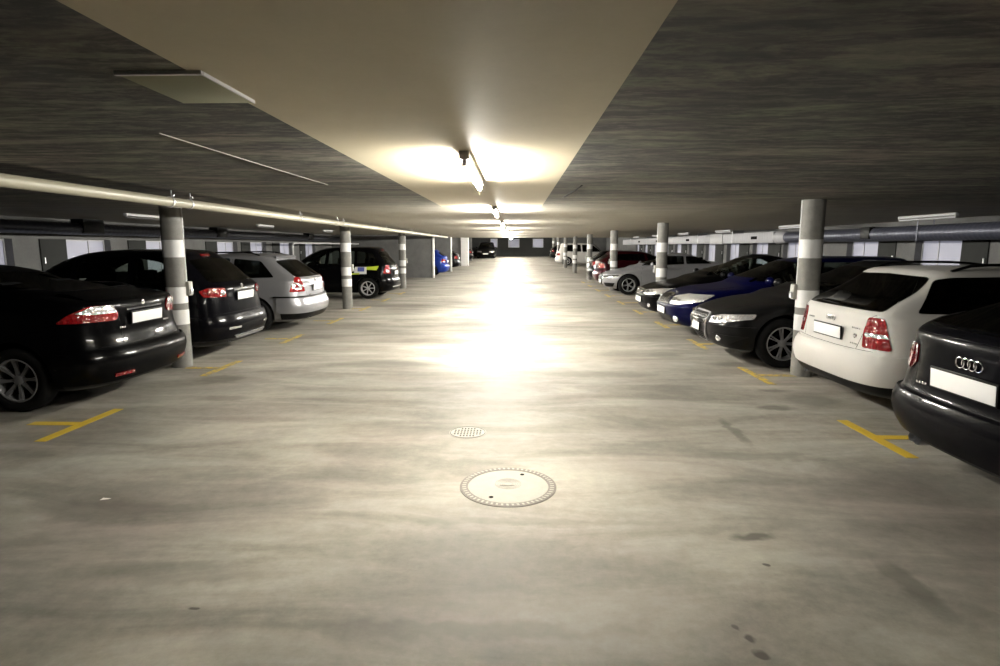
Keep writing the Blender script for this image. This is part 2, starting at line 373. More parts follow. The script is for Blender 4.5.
# round duct then lagged box duct on the right
root = empty('ventilation_duct', (8.2, 0, 1.91), 'long duct above the right windows, dark round pipe then pale lagged box', 'ventilation duct')
bm = bmesh.new(); prof = []; y = -3
while y < 18.2: prof += [(.155, y), (.158, y+.02), (.155, y+.04)]; y += .12
lathe(bm, prof, 28, 'Y'); bobj('round_pipe', bm, M['duct'], root)
bm = bmesh.new()
for s, (ya, yb) in enumerate([(-.4, 0)]):
    pass
for y in (5.0, 13.6):
    b2 = bmesh.new(); box(b2, -.17, .17, y, y+.35, -.1, .17, 0, .02); bobj('duct_collar', b2, M['plastic'], root)
bm.free(); bm = bmesh.new()
lathe(bm, [(.15, 17.9), (.17, 18.0), (.2, 18.5), (.2, 18.55)], 28, 'Y'); bobj('taper', bm, M['lag'], root)
bm = bmesh.new(); box(bm, -.2, .2, 18.5, 44, -.17, .19, 0, .03); o_ = bobj('lagged_box', bm, M['lag'], root)
for y in (19.7, 27.3, 33.2, 38): b2 = bmesh.new(); box(b2, -.206, -.19, y, y+.5, -.04, .06, 0, .003); bobj('vent_hole', b2, M['black'], o_)
b2 = bmesh.new(); box(b2, -.235, .22, 22.9, 24.3, -.19, .2, 0, .01); bobj('box_joint', b2, M['fix'], root)
for y in (21.9, 26, 31, 36, 41): b2 = bmesh.new(); box(b2, -.21, .21, y, y+.04, -.18, .3); bobj('strap', b2, M['metal'], root)
for y in (3, 9, 12, 16.5): b2 = bmesh.new(); box(b2, -.162, .162, y, y+.03, -.162, -.155); box(b2, -.162, -.155, y, y+.03, -.162, .3); box(b2, .155, .162, y, y+.03, -.162, .3); bobj('hanger', b2, M['duct'], root)
root = empty('ventilation_duct', (-8.8, 0, 1.99), 'slim dark round duct running above the left wall windows', 'ventilation duct')
bm = bmesh.new(); prof = []; y = -3
while y < 30.3: prof += [(.115, y), (.118, y+.02), (.115, y+.04)]; y += .14
lathe(bm, prof, 24, 'Y'); bobj('round_pipe', bm, M['duct'], root)
for y in (11.6, 16.9, 24.5): b2 = bmesh.new(); box(b2, -.13, .14, y, y+.6, -.09, .2, 0, .02); bobj('duct_collar', b2, M['plastic'], root)
bm = bmesh.new(); tube(bm, [(-8.2, 21.4, 0), (-8.2, 21.4, 1.68), (-8.2, 21.46, 1.74), (-8.2, 21.6, 1.76), (-8.2, 30.4, 1.76)], .035, 14)
tag(bobj('drain_pipe', bm, M['pipe_white']), 'white drain pipe rising behind the silver estate and running to the partition', 'pipe')
# access board and joint in the ceiling
bm = bmesh.new(); box(bm, -1.31, -1.03, 1.98, 2.36, HC-.01, HC, 0, .003); o = tag(bobj('ceiling_board', bm, M['board']), 'pale board fixed to the ceiling at the edge of the painted strip', 'board')
bm = bmesh.new(); box(bm, -1.315, -1.025, 1.965, 1.98, HC-.012, HC); box(bm, -1.03, -1.024, 1.98, 2.36, HC-.012, HC); bobj('edge_strip', bm, M['band'], o)
bm = bmesh.new(); tube(bm, [(-1.80, 3.0, HC-.002), (-1.78, 4.2, HC-.003), (-1.75, 5.5, HC-.002)], .0025, 6)
tag(bobj('ceiling_cable', bm, M['trimw']), 'thin pale cable line on the dark ceiling left of the painted strip', 'cable')
bm = bmesh.new(); tube(bm, [(.62, 5.6, HC-.002), (.60, 6.2, HC-.003), (.56, 6.9, HC-.002)], .008, 6)
tag(bobj('ceiling_cable', bm, M['black']), 'short dark cable on the ceiling right of the painted strip', 'cable')

# ------------------------------------------------------------ floor things
root = empty('manhole_cover', (-.045, 3.83, 0), 'large round manhole cover set in the aisle floor', 'manhole cover')
bm = bmesh.new(); lathe(bm, [(.335, -.01), (.335, .003), (.325, .0045), (.285, .0045), (.28, .003), (.28, -.01)], 64)
for k in range(56):
    a = 2*PI*k/56; c, s = math.cos(a), math.sin(a)
    v = [bm.verts.new((r_*math.cos(a+d), r_*math.sin(a+d), .0062)) for r_, d in ((.292, -.03), (.32, -.02), (.32, .03), (.292, .02))]; bm.faces.new(v).material_index = 1
bobj('frame_ring', bm, [M['iron'], M['lidfill']], root)
bm = bmesh.new(); lathe(bm, [(.278, -.005), (.278, .003), (.0001, .0035)], 64); lid = bobj('lid', bm, M['lidfill'], root)
bm = bmesh.new()
for k in range(6): torus(bm, (0, .03, .0035), .03+.012*k, .0012, 'Z', 36, 5)
box(bm, -.055, .04, -.002, .006, .003, .006, 0); bobj('lid_emblem', bm, M['trimw'], lid)
for (x, y) in ((-.11, -.19), (.1, .2)): bm = bmesh.new(); lathe(bm, [(.016, .003), (.016, .0045)], 16, center=(x, y, 0)); bobj('lifting_hole', bm, M['black'], lid)
root = empty('floor_drain', (-.42, 4.99, 0), 'small round slotted drain grate in the floor behind the manhole', 'drain')
bm = bmesh.new(); lathe(bm, [(.165, -.01), (.165, .003), (.14, .004), (.0001, .004)], 40); g = bobj('grate', bm, M['lidfill'], root)
bm = bmesh.new(); torus(bm, (0, 0, .003), .155, .003, 'Z', 40, 5); bobj('rim', bm, M['plastic'], root)
for r_ in range(5):
    y = -.1+.05*r_
    for c_ in range(-4, 5):
        x = c_*.028
        if math.hypot(x, y) < .13:
            bm = bmesh.new(); box(bm, x-.007, x+.007, y-.014, y+.014, .003, .0046); bobj('slot', bm, M['black'], g, smooth=0)
bm = bmesh.new(); vs = [bm.verts.new(p) for p in ((-.03, -.012, .002), (.025, -.004, .006), (.03, .016, .003), (-.022, .012, .008))]; bm.faces.new(vs)
o = bobj('paper_scrap', bm, M['paper'], None, (-2.69, 3.54, 0)); tag(o, 'small white paper scrap lying on the floor below the left yellow mark', 'litter')
def tmark(x, y, s, m, label, arm=1.0):
    bm = bmesh.new(); box(bm, x-.05, x+.05, y-arm/2, y+arm/2, -.005, .003); box(bm, min(x+s*.05, x+s*.5), max(x+s*.05, x+s*.5), y-.05, y+.05, -.005, .003)
    o = bobj('parking_mark', bm, M[m], None, None, 0); tag(o, label, 'floor marking', 'yellow T marks between the bays')
tmark(3.13, 4.95, 1, 'yellow', 'bright yellow T mark in front of the near black car at right')
tmark(-4.05, 5.15, -1, 'yellow', 'bright yellow T mark in front of the black saloon at left')
for i in range(9):
    y = 7.4+2.42*i; tmark(3.10, y, 1, 'yellow_worn', 'worn yellow T mark on the right side, %s past the bright one' % ORD[i])
for i in range(6):
    y = 7.67+2.53*i; tmark(-4.0, y, -1, 'yellow_worn', 'worn yellow T mark on the left side, %s past the bright one' % ORD[i])

# ------------------------------------------------------------ car builder
# car space: rear at x=0, nose at x=L, y across, z up
def pchip(vals, s):
    n = len(vals); i = min(int(s), n-2); t = s-i
    d = [vals[k+1]-vals[k] for k in range(n-1)]
    def m(k):
        if k == 0: return d[0]
        if k == n-1: return d[-1]
        return 0 if d[k-1]*d[k] <= 0 else 2*d[k-1]*d[k]/(d[k-1]+d[k])
    h00 = 2*t**3-3*t*t+1; h10 = t**3-2*t*t+t; h01 = -2*t**3+3*t*t; h11 = t**3-t*t
    return h00*vals[i]+h10*m(i)+h01*vals[i+1]+h11*m(i+1)
class Shape:
    def __init__(s, nodes, belt, bulge=.025, ends=(.42, 2.9, .72, 2.5)):
        s.ends = ends; s.n = nodes; s.belt = belt; s.cols = list(zip(*[(a+(0,)*(4-len(a)))[:4] for a in nodes])); s.bulge = bulge
    def at(s, q):
        return [pchip(c, q) for c in s.cols]
    def q_of(s, z):
        lo, hi = 0, len(s.n)-1
        for _ in range(40):
            m = (lo+hi)/2
            if s.at(m)[0] < z: lo = m
            else: hi = m
        return lo
    def ring(s, z, xr, xf, w, inset=0.):
        t = min(1, max(0, (z-(s.belt-.06))/.10))
        e = s.ends; ar = (e[0]*(1-t)+(e[0]-.02)*t); nr = e[1]*(1-t)+(e[1]+.5)*t; af = e[2]*(1-t)+.55*t; nf = e[3]*(1-t)+2.9*t
        tot = xf-xr
        if ar+af > tot*.9: k = tot*.9/(ar+af); ar *= k; af *= k
        pts = []; NQ = 12; NS = 16
        for k in range(NQ+1):
            a = k/NQ*PI/2; pts.append((xr+ar*(1-max(0, math.cos(a))**(2/nr)), w*math.sin(a)**(2/nr)))
        for k in range(1, NS): pts.append((xr+ar+(tot-ar-af)*k/NS, w))
        for k in range(NQ, -1, -1):
            a = k/NQ*PI/2; pts.append((xf-af*(1-max(0, math.cos(a))**(2/nf)), w*math.sin(a)**(2/nf)))
        mid = (xr+xf)/2; out = []
        for x, y in pts: out.append((x, y*(1-s.bulge*((x-mid)/(tot/2))**2)))
        full = out+[(x, -y) for x, y in reversed(out[1:-1])]
        return [Vector((x, y, z)) for x, y in full]
def loft(rings, mi=0):
    bm = bmesh.new(); R_ = [[bm.verts.new(p) for p in r] for r in rings]; n = len(R_[0])
    for a, b in zip(R_, R_[1:]):
        for k in range(n): bm.faces.new((a[k], a[(k+1) % n], b[(k+1) % n], b[k]))
    h = n//2
    for r in (R_[0], R_[-1]):
        for k in range(0, h): # strips across the car close top and bottom
            a, b = r[k], r[(k+1)]; c, d = r[(n-k-1) % n], r[(n-k) % n]
            vs = []
            for v in (a, b, c, d):
                if v not in vs: vs.append(v)
            if len(vs) > 2:
                try: bm.faces.new(vs)
                except ValueError: pass
    for f in bm.faces: f.material_index = mi
    bmesh.ops.recalc_face_normals(bm, faces=bm.faces[:])
    return bm
def rounded(poly, r=.03, seg=3):
    out = []; n = len(poly)
    for i in range(n):
        p = Vector(poly[i]); a = Vector(poly[i-1])-p; b = Vector(poly[(i+1) % n])-p
        ra = min(r, a.length*.45, b.length*.45); A = p+a.normalized()*ra; B = p+b.normalized()*ra
        for k in range(seg+1):
            t = k/seg; out.append(tuple(A*(1-t)**2+p*2*t*(1-t)+B*t*t))
    return out
class Car:
    def __init__(s, name, L, nodes, belt, paint, wheels=(.85, 3.5), wr=.32, label='', cat='car', group=None, bulge=.025, ends=(.42, 2.9, .72, 2.5)):
        s.L = L; s.sh = Shape(nodes, belt, bulge, ends); s.paint = paint; s.wheels = wheels; s.wr = wr
        s.root = empty(name, (0, 0, 0), label, cat, group)
        N = len(nodes); qs = []
        for i in range(N-1): qs += [i+k/3 for k in range(3)]
        qs.append(N-1); s.rings = [s.sh.ring(*s.sh.at(q)) for q in qs]
        bm = loft(s.rings); s.bvh = BVHTree.FromBMesh(bm); s.bm = bm; s.holes = []; s.W = max(n[3] for n in nodes)
        s.side_polys = []
    def cast(s, o, d):
        h = s.bvh.ray_cast(o, d)
        if h[0] is None:
            h = s.bvh.find_nearest(o+d*7); return h[0], h[1]
        return h[0], h[1]
    def end_pt(s, end, y, z):
        return s.cast(Vector((-3 if end == 'rear' else s.L+3, y, z)), Vector((1 if end == 'rear' else -1, 0, 0)))[0]
    def side_pt(s, x, z, sg=1): return s.cast(Vector((x, 3*sg, z)), Vector((0, -sg, 0)))[0]
    def frame(s, face, ang=0., sg=1):
        a = math.radians(ang)
        if face == 'rear': return Vector((-math.cos(a), sg*math.sin(a), 0)), Vector((math.sin(a), sg*math.cos(a), 0))
        if face == 'front': return Vector((math.cos(a), sg*math.sin(a), 0)), Vector((-math.sin(a), sg*math.cos(a), 0))
        return Vector((0, sg, 0)), Vector((1, 0, 0))
    def patch(s, name, face, poly, m, off=.006, ang=0., sg=1, parent=None, cell=.06, rnd=.02, label=None):
        """poly points: ('e', y, z) on the end face, ('s', x, z) on the side, or (u, z) straight in the patch plane"""
        D, U = s.frame(face, ang, sg); P = []
        for p in poly:
            if len(p) == 3:
                q = s.end_pt(face, p[1]*sg, p[2]) if p[0] == 'e' else s.side_pt(p[1], p[2], sg)
                P.append((q.dot(U), p[2]))
            else: P.append(p)
        if rnd: P = rounded(P, rnd)
        bm = bmesh.new(); bm.faces.new([bm.verts.new((u, z, 0)) for u, z in P])
        us = [u for u, z in P]; zs = [z for u, z in P]
        for ax, lo, hi in ((0, min(us), max(us)), (1, min(zs), max(zs))):
            k = math.floor(lo/cell)+1
            while k*cell < hi-1e-4:
                no = Vector((1, 0, 0)) if ax == 0 else Vector((0, 1, 0))
                bmesh.ops.bisect_plane(bm, geom=bm.verts[:]+bm.edges[:]+bm.faces[:], plane_co=no*k*cell, plane_no=no); k += 1
        bmesh.ops.remove_doubles(bm, verts=bm.verts[:], dist=1e-5)
        big = [f for f in bm.faces if len(f.verts) > 4]
        if big: bmesh.ops.triangulate(bm, faces=big)
        for v in bm.verts:
            o = U*v.co.x+Vector((0, 0, v.co.y))+D*9
            h, n = s.cast(o, -D); v.co = h+(n if n.dot(D) > 0 else -n)*off*.6+D*off*.4
        be = [e for e in bm.edges if len(e.link_faces) == 1]
        r = bmesh.ops.extrude_edge_only(bm, edges=be)
        for v in [g for g in r['geom'] if isinstance(g, bmesh.types.BMVert)]:
            h, n, _, _ = s.bvh.find_nearest(v.co); v.co = h-n*.003
        o = bobj(name, bm, m, parent or s.root, smooth=40)
        if label: o['label'] = label
        return o
    def band(s, name, z0, z1, m, off=.012, end='rear', xlim=.5, rows=5, parent=None):
        """a strip wrapped round one end of the body, up to xlim along both sides"""
        sh = s.sh; bm = bmesh.new(); grid = []
        for k in range(rows+1):
            z = z0+(z1-z0)*k/rows; ring = sh.ring(*sh.at(sh.q_of(z))); n = len(ring); h = n//2
            half = ring[:h+1] if end == 'rear' else list(reversed(ring[:h+1]))
            x_end = half[0].x; pts = []
            for p in half:
                if abs(p.x-(0 if end == 'rear' else s.L)) < xlim: pts.append(p)
            pts.append(s.side_pt(xlim if end == 'rear' else s.L-xlim, z))
            grid.append(pts)
        mn = min(len(g) for g in grid)
        def resamp(g, N):
            d = [0]
            for a, b in zip(g, g[1:]): d.append(d[-1]+(b-a).length)
            out = []
            for k in range(N):
                t = d[-1]*k/(N-1); i = 0
                while i < len(d)-2 and d[i+1] < t: i += 1
                u = (t-d[i])/max(1e-6, d[i+1]-d[i]); out.append(g[i].lerp(g[i+1], u))
            return out
        N = 20; rows_ = []
        for g in grid:
            h = resamp(g, N); full = [Vector((p.x, -p.y, p.z)) for p in reversed(h[1:])]+h; rows_.append(full)
        cx = Vector((s.L/2, 0, 0)); V = []
        for g in rows_:
            r = []
            for p in g:
                h, n, _, _ = s.bvh.find_nearest(p); n = n if n.dot(p-Vector((s.L/2, 0, p.z))) > 0 else -n
                r.append(bm.verts.new(p+Vector((n.x, n.y, n.z*.2))*off))
            V.append(r)
        for a, b in zip(V, V[1:]):
            for k in range(len(a)-1): bm.faces.new((a[k], a[k+1], b[k+1], b[k]))
        be = [e for e in bm.edges if len(e.link_faces) == 1]; r = bmesh.ops.extrude_edge_only(bm, edges=be)
        for v in [g for g in r['geom'] if isinstance(g, bmesh.types.BMVert)]:
            h, n, _, _ = s.bvh.find_nearest(v.co); v.co = v.co.lerp(h, 1.0)+(h-v.co)*.3
        return bobj(name, bm, m, parent or s.root, smooth=40)
    # glazing: remembers an opening and adds its pane
    def side_glass(s, poly, m='glass', name='side_window', rnd=.04):
        P = rounded(poly, rnd)
        s.holes.append(('y', P))
        for sg in (1, -1): s.patch(name, 'side', P, M[m], .004, 0, sg, rnd=0)
        return P
    def end_glass(s, end, poly_half, m='glass', name=None):
        full = [(y, z) for y, z in poly_half]+[(-y, z) for y, z in reversed(poly_half)]
        P = rounded(full, .05); s.holes.append((end, P))
        return s.patch(name or ('rear_window' if end == 'rear' else 'windscreen'), end, P, M[m], .004, rnd=0, cell=.09)
    def finish(s, cabin, rim='five', rimmat='alloy', seats=True, hollow=True, spokes=None, brand=None):
        xr, xf = cabin; sh = s.sh; top = s.sh.n[-1][0]
        objs = []
        def cutter(bm):
            me = bpy.data.meshes.new('cut'); bmesh.ops.recalc_face_normals(bm, faces=bm.faces[:])
            for f in bm.faces: f.material_index = 1
            bm.to_mesh(me); bm.free(); me.materials.append(s.paint); me.materials.append(M['interior'])
            o = bpy.data.objects.new('cut', me); COL.objects.link(o); objs.append(o); return o
        cut = []
        if hollow:
            rings = []
            zt = top-.05; zb = .42
            for k in range(14):
                z = zb+(zt-zb)*k/13; zz, a, b, w = sh.at(sh.q_of(z))
                aa = max(a+.07, xr); bb = min(b-.07, xf)
                if z > s.sh.belt: aa = max(a+.06, min(xr, a+.07)); bb = b-.06
                tt = min(1, max(0, (top-z)/.3)); w2 = w-.075
                n = 14; ring = []
                pl = [(aa, -w2*.86), (aa+.10, -w2), (bb-.25, -w2), (bb, -w2*.8), (bb, w2*.8), (bb-.25, w2), (aa+.10, w2), (aa, w2*.86)]
                rings.append([Vector((x, y, z)) for x, y in pl])
            bm = bmesh.new(); R_ = [[bm.verts.new(p) for p in r] for r in rings]
            for a, b in zip(R_, R_[1:]):
                for k in range(8): bm.faces.new((a[k], a[(k+1) % 8], b[(k+1) % 8], b[k]))
            bm.faces.new(R_[0]); bm.faces.new(R_[-1]); cut.append(cutter(bm))
            for kind, P in s.holes:
                bm = bmesh.new()
                cy = sum(p[0] for p in P)/len(P); cz = sum(p[1] for p in P)/len(P)
                Q = [(cy+(a-cy)*.985, cz+(b-cz)*.975) for a, b in P]
                if kind == 'y': A = [bm.verts.new((u, -1.3, z)) for u, z in Q]; B = [bm.verts.new((u, 1.3, z)) for u, z in Q]
                elif kind == 'rear': A = [bm.verts.new((-.6, u, z)) for u, z in Q]; B = [bm.verts.new(((xr+xf)/2, u, z)) for u, z in Q]
                else: A = [bm.verts.new(((xr+xf)/2+.1, u, z)) for u, z in Q]; B = [bm.verts.new((s.L+.6, u, z)) for u, z in Q]
                bm.faces.new(A); bm.faces.new(B); n = len(A)
                for k in range(n): bm.faces.new((A[k], A[(k+1) % n], B[(k+1) % n], B[k]))
                cut.append(cutter(bm))
        for x in s.wheels:
            for sg in (1, -1):
                bm = bmesh.new(); lathe(bm, [(s.wr+.055, sg*(s.W-.30)), (s.wr+.055, sg*(s.W+.2))], 40, 'Y', 0, (x, 0, s.wr)); cut.append(cutter(bm))
        me = bpy.data.meshes.new('body'); s.bm.to_mesh(me); s.bm.free(); me.materials.append(s.paint); me.materials.append(M['interior'])
        o = bpy.data.objects.new('body', me); COL.objects.link(o); objs.append(o)
        for c in cut:
            md = o.modifiers.new('b', 'BOOLEAN'); md.operation = 'DIFFERENCE'; md.solver = 'EXACT'; md.object = c
        dg = bpy.context.evaluated_depsgraph_get(); nm = bpy.data.meshes.new_from_object(o.evaluated_get(dg))
        for t_ in range(6):
            if len(nm.polygons) > 2500 and max(v.co.z for v in nm.vertices) > top-.03: break
            for k_, q in enumerate(cut): q.location = Vector((.0013, .0007, .0011))*(t_+1)*(1+.37*k_)
            bpy.context.view_layer.update(); dg = bpy.context.evaluated_depsgraph_get(); nm = bpy.data.meshes.new_from_object(o.evaluated_get(dg))
        for q in objs: m_ = q.data; bpy.data.objects.remove(q); bpy.data.meshes.remove(m_)
        bm = bmesh.new(); bm.from_mesh(nm); bpy.data.meshes.remove(nm)
        bmesh.ops.remove_doubles(bm, verts=bm.verts[:], dist=2e-4)
        bmesh.ops.recalc_face_normals(bm, faces=bm.faces[:])
        s.body = bobj('body', bm, [s.paint, M['interior']], s.root, smooth=28)
        for x in s.wheels:
            for sg in (1, -1): wheel(s.root, x, sg*(s.W-.015), s.wr, sg, rimmat, spokes or 5)
        if seats:
            for (x, y) in (((xf+xr)/2+.25, .36), ((xf+xr)/2+.25, -.36), ((xf+xr)/2-.62, .36), ((xf+xr)/2-.62, -.36)):
                bm = bmesh.new(); z0 = .42; b_ = s.sh.belt
                box(bm, x-.05, x+.45, y-.24, y+.24, z0, z0+.14, 0, .05)
                bmesh.ops.create_cube(bm, size=1, matrix=Matrix.Translation((x-.12, y, z0+.36)) @ Matrix.Rotation(math.radians(-14), 4, 'Y') @ Matrix.Diagonal((.12, .46, .6, 1)))
                bmesh.ops.create_cube(bm, size=1, matrix=Matrix.Translation((x-.21, y, z0+.76)) @ Matrix.Rotation(math.radians(-10), 4, 'Y') @ Matrix.Diagonal((.09, .26, .17, 1)))
                bobj('seat', bm, M['seat'], s.root)
            bm = bmesh.new(); box(bm, xf-.45, xf-.06, -s.W+.14, s.W-.14, .6, s.sh.belt-.06, 0, .05); d = bobj('dashboard', bm, M['interior'], s.root)
            bm = bmesh.new(); torus(bm, (0, 0, 0), .175, .014, 'X', 28, 8); box(bm, -.01, .01, -.16, .16, -.02, .02)
            o = bobj('steering_wheel', bm, M['plastic'], d, (xf-.52, .36, s.sh.belt-.13)); o.rotation_euler.y = math.radians(-22)
            
    def mirrors(s, x, z, m):
        for sg in (1, -1):
            p = s.side_pt(x, z, sg); bm = bmesh.new()
            r = bmesh.ops.create_icosphere(bm, subdivisions=3, radius=1)
            for v in r['verts']:
                c = v.co; v.co = Vector((p.x-.02+c.x*(.075 if c.x > 0 else .03), p.y+sg*.13+c.y*.115, p.z+.05+c.z*.075))
            tube(bm, [(p.x, p.y-sg*.03, p.z+.02), (p.x, p.y+sg*.08, p.z+.03)], .022, 10)
            o = bobj('wing_mirror', bm, m, s.root, smooth=60)
            b2 = bmesh.new(); lathe(b2, [(.085, 0), (.0001, -.003)], 24, 'Y'); g = bobj('mirror_glass', b2, M['mirror'], o, (p.x-.052, p.y+sg*.13, p.z+.05))
            g.rotation_euler.z = PI/2; g.scale.z = .62
    def plate(s, end, z, w=.52, h=.115, tilt=0, y=0):
        p = s.end_pt(end, y, z); d = -1 if end == 'rear' else 1
        bm = bmesh.new(); box(bm, -.008, .008, -w/2-.012, w/2+.012, -h/2-.012, h/2+.014, 0, .005)
        o = bobj('licence_plate_frame', bm, M['plastic'], s.root, (p.x+d*.022, y, z)); o.rotation_euler.y = math.radians(tilt)
        bm = bmesh.new(); box(bm, -.002, .002, -w/2, w/2, -h/2, h/2, 0, .001); bobj('licence_plate', bm, M['plate'], o, (d*.0095, 0, 0))
        return o
    def rings_emblem(s, end, z, r=.04, tilt=0):
        d = -1 if end == 'rear' else 1; p = s.end_pt(end, 0, z); bm = bmesh.new()
        for k in range(4): torus(bm, (0, (k-1.5)*r*1.42, 0), r, r*.14, 'X', 28, 8)
        o = bobj('ring_emblem', bm, M['chrome'], s.root, (p.x+d*.012, 0, z)); o.rotation_euler.y = math.radians(tilt); return o
    def badge(s, end, y, z, w, h, m='chrome'):
        d = -1 if end == 'rear' else 1; p = s.end_pt(end, y, z); bm = bmesh.new()
        n = max(1, int(w/.025)); cw = w/n
        for k in range(n): box(bm, -.003, .003, -w/2+k*cw, -w/2+k*cw+cw*.65, -h/2, h/2, 0, .002)
        return bobj('badge', bm, M[m], s.root, (p.x+d*.004, y, z))
    def round_badge(s, end, y, z, r=.035):
        d = -1 if end == 'rear' else 1; p = s.end_pt(end, y, z); bm = bmesh.new()
        lathe(bm, [(r, 0), (r*.95, .006), (r*.6, .009), (.0001, .009)], 24); o = bobj('round_emblem', bm, M['chrome'], s.root, (p.x, y, z)); o.rotation_euler.y = d*PI/2; return o
    def exhaust(s, y, z=.27, r=.03, x=None):
        p = s.end_pt('rear', y, .3); x0 = p.x if x is None else x
        bm = bmesh.new(); tube(bm, [(x0+.3, y, z+.0), (x0+.02, y, z)], r, 16, closed_ends=False); tube(bm, [(x0+.3, y, z), (x0+.02, y, z)], r*.86, 16, closed_ends=False)
        bobj('exhaust_pipe', bm, M['metal'], s.root)
    def handles(s, xs, z, m=None):
        for x in xs:
            for sg in (1, -1):
                p = s.side_pt(x, z, sg); bm = bmesh.new(); box(bm, -.09, .09, -.012, .022, -.016, .016, 0, .008)
                bobj('door_handle', bm, m or s.paint, s.root, (p.x, p.y+(0 if sg > 0 else 0)-(0 if sg > 0 else .008), p.z))
    def seam(s, face, pts, sg=1, w=.007, ang=0):
        """thin dark gap line following points in the projection plane"""
        D, U = s.frame(face, ang, sg); path = []
        for a, b in zip(pts, pts[1:]):
            n = max(2, int(math.hypot(b[0]-a[0], b[1]-a[1])/.06))
            for k in range(n): path.append((a[0]+(b[0]-a[0])*k/n, a[1]+(b[1]-a[1])*k/n))
        path.append(pts[-1]); P3 = []
        for u, z in path: P3.append(s.cast(U*u+Vector((0, 0, z))+D*9, -D)[0])
        bm = bmesh.new(); tube(bm, [p-D*.002 for p in P3], w/2, 6)
        return bobj('panel_gap', bm, M['plastic'], s.root)
    def rails(s, x0, x1, y, m='plastic', lift=.045):
        for sg in (1, -1):
            pts = []
            for k in range(13):
                t = k/12; x = x0+(x1-x0)*t; h = s.bvh.ray_cast(Vector((x, sg*y, 3)), Vector((0, 0, -1)))[0]
                e = min(1, min(t, 1-t)*8); pts.append((x, sg*y, h.z+.005+lift*e**.5))
            bm = bmesh.new(); tube(bm, pts, .014, 8); bobj('roof_rail', bm, M[m], s.root)
    def antenna(s, x, L=.35):
        h = s.bvh.ray_cast(Vector((x, 0, 3)), Vector((0, 0, -1)))[0]; bm = bmesh.new()
        tube(bm, [(x, 0, h.z), (x-L*.5, 0, h.z+L*.75)], [.006, .003], 6); bobj('antenna', bm, M['plastic'], s.root)
    def brake_light(s, z, w=.16):
        return s.patch('high_brake_light', 'rear', [(-w, z), (w, z), (w, z+.025), (-w, z+.025)], M['red'], .014, rnd=.008)
    def put(s, x, y, facing):
        """facing: +1 car's nose points to +x, -1 to -x; x is where its aisle end stands"""
        r = s.root; r.location = (x, y, zf(y)); r.rotation_euler.z = 0 if facing > 0 else PI
        return r
WHEELS = {}
def wheel(root, x, y, r, sg, rimmat, spokes):
    key = (r, rimmat, spokes)
    if key not in WHEELS:
        w = .20; bm = bmesh.new()
        lathe(bm, [(r*.66, -w/2+.01), (r*.93, -w/2), (r*.985, -w/2+.03), (r, -w/2+.05), (r, w/2-.05), (r*.985, w/2-.03), (r*.93, w/2), (r*.66, w/2-.01)], 40, 'Y', closed=True)
        for f in bm.faces: f.smooth = True
        me = bpy.data.meshes.new('wheel'); bmesh.ops.recalc_face_normals(bm, faces=bm.faces[:]); bm.to_mesh(me); bm.free(); me.materials.append(M['rubber'])
        bm = bmesh.new(); R0 = r*.66
        lathe(bm, [(R0+.006, w/2-.008), (R0-.006, w/2-.004), (R0-.016, w/2-.02), (R0-.022, w/2-.09), (R0-.022, -w/2+.02)], 40, 'Y')
        # remove end discs so that one looks through between the spokes
        for f in [f for f in bm.faces if len(f.verts) > 8]: bm.faces.remove(f)
        lathe(bm, [(.0001, w/2-.02), (.03, w/2-.022), (.05, w/2-.03), (.055, w/2-.07)], 24, 'Y')
        n = abs(spokes); dbl = spokes < 0
        for k in range(n):
            for dd in ((-.10, .10) if dbl else (0,)):
                a = 2*PI*k/n+dd*(1 if n < 8 else .6); ww = .028 if dbl else (.09 if n <= 5 else .045)*1.0
                q = []
                for (rr, hw, yo) in ((.035, ww*.8, w/2-.035), (R0*.55, ww*.5, w/2-.03), (R0-.01, ww*.62, w/2-.016)):
                    for s2 in (-1, 1):
                        for dy in (0, -.03):
                            cx, cz = rr*math.cos(a)-s2*hw/2*math.sin(a), rr*math.sin(a)+s2*hw/2*math.cos(a)
                            q.append(bm.verts.new((cx, yo+dy, cz)))
                for i in (0, 4):
                    a0, a1, a2, a3 = q[i], q[i+1], q[i+3], q[i+2]; b0, b1, b2, b3 = q[i+4], q[i+5], q[i+7], q[i+6]
                    for fc in ((a0, a3, b3, b0), (a1, a2, b2, b1), (a0, a1, b1, b0), (a3, a2, b2, b3)): bm.faces.new(fc)
        bmesh.ops.recalc_face_normals(bm, faces=bm.faces[:])
        me2 = bpy.data.meshes.new('rim'); bm.to_mesh(me2); bm.free(); me2.materials.append(M[rimmat])
        bm = bmesh.new(); lathe(bm, [(r*.62, -.02), (.0001, -.02)], 32, 'Y'); torus(bm, (0, .0, 0), .12, .012, 'Y', 24, 6)
        me3 = bpy.data.meshes.new('brake_disc'); bm.to_mesh(me3); bm.free(); me3.materials.append(M['interior'])
        WHEELS[key] = (me, me2, me3)
    a, b, c = WHEELS[key]
    o = link('wheel', a, root, (x, y-sg*.10, r)); o.rotation_euler = (0, random.random()*6, 0 if sg > 0 else PI)
    link('rim', b, o); link('brake_disc', c, o)
def paint(name, col, metallic=.0, rough=.28, coat=.14): return mat(name, col, rough, metallic, coat, spec=.03)
M['frame_bright'] = mat('satin_frame', (.5, .5, .52), .3, .6)
M['p_black'] = paint('paint_black', (.0015, .0015, .0018)); M['p_black2'] = paint('paint_black_blue', (.002, .002, .003))
M['p_white'] = paint('paint_white', (.52, .505, .48), rough=.35); M['p_silver'] = paint('paint_silver', (.27, .27, .285), .5, .34)
M['p_grey'] = paint('paint_dark_grey', (.010, .010, .0105), .3, .3); M['p_blue'] = paint('paint_blue', (.0012, .0016, .024), .2, .28)
M['p_bright_blue'] = paint('paint_bright_blue', (.012, .03, .19), .1, .35); M['p_darkred'] = paint('paint_dark_red', (.02, .002, .003), .2, .28)

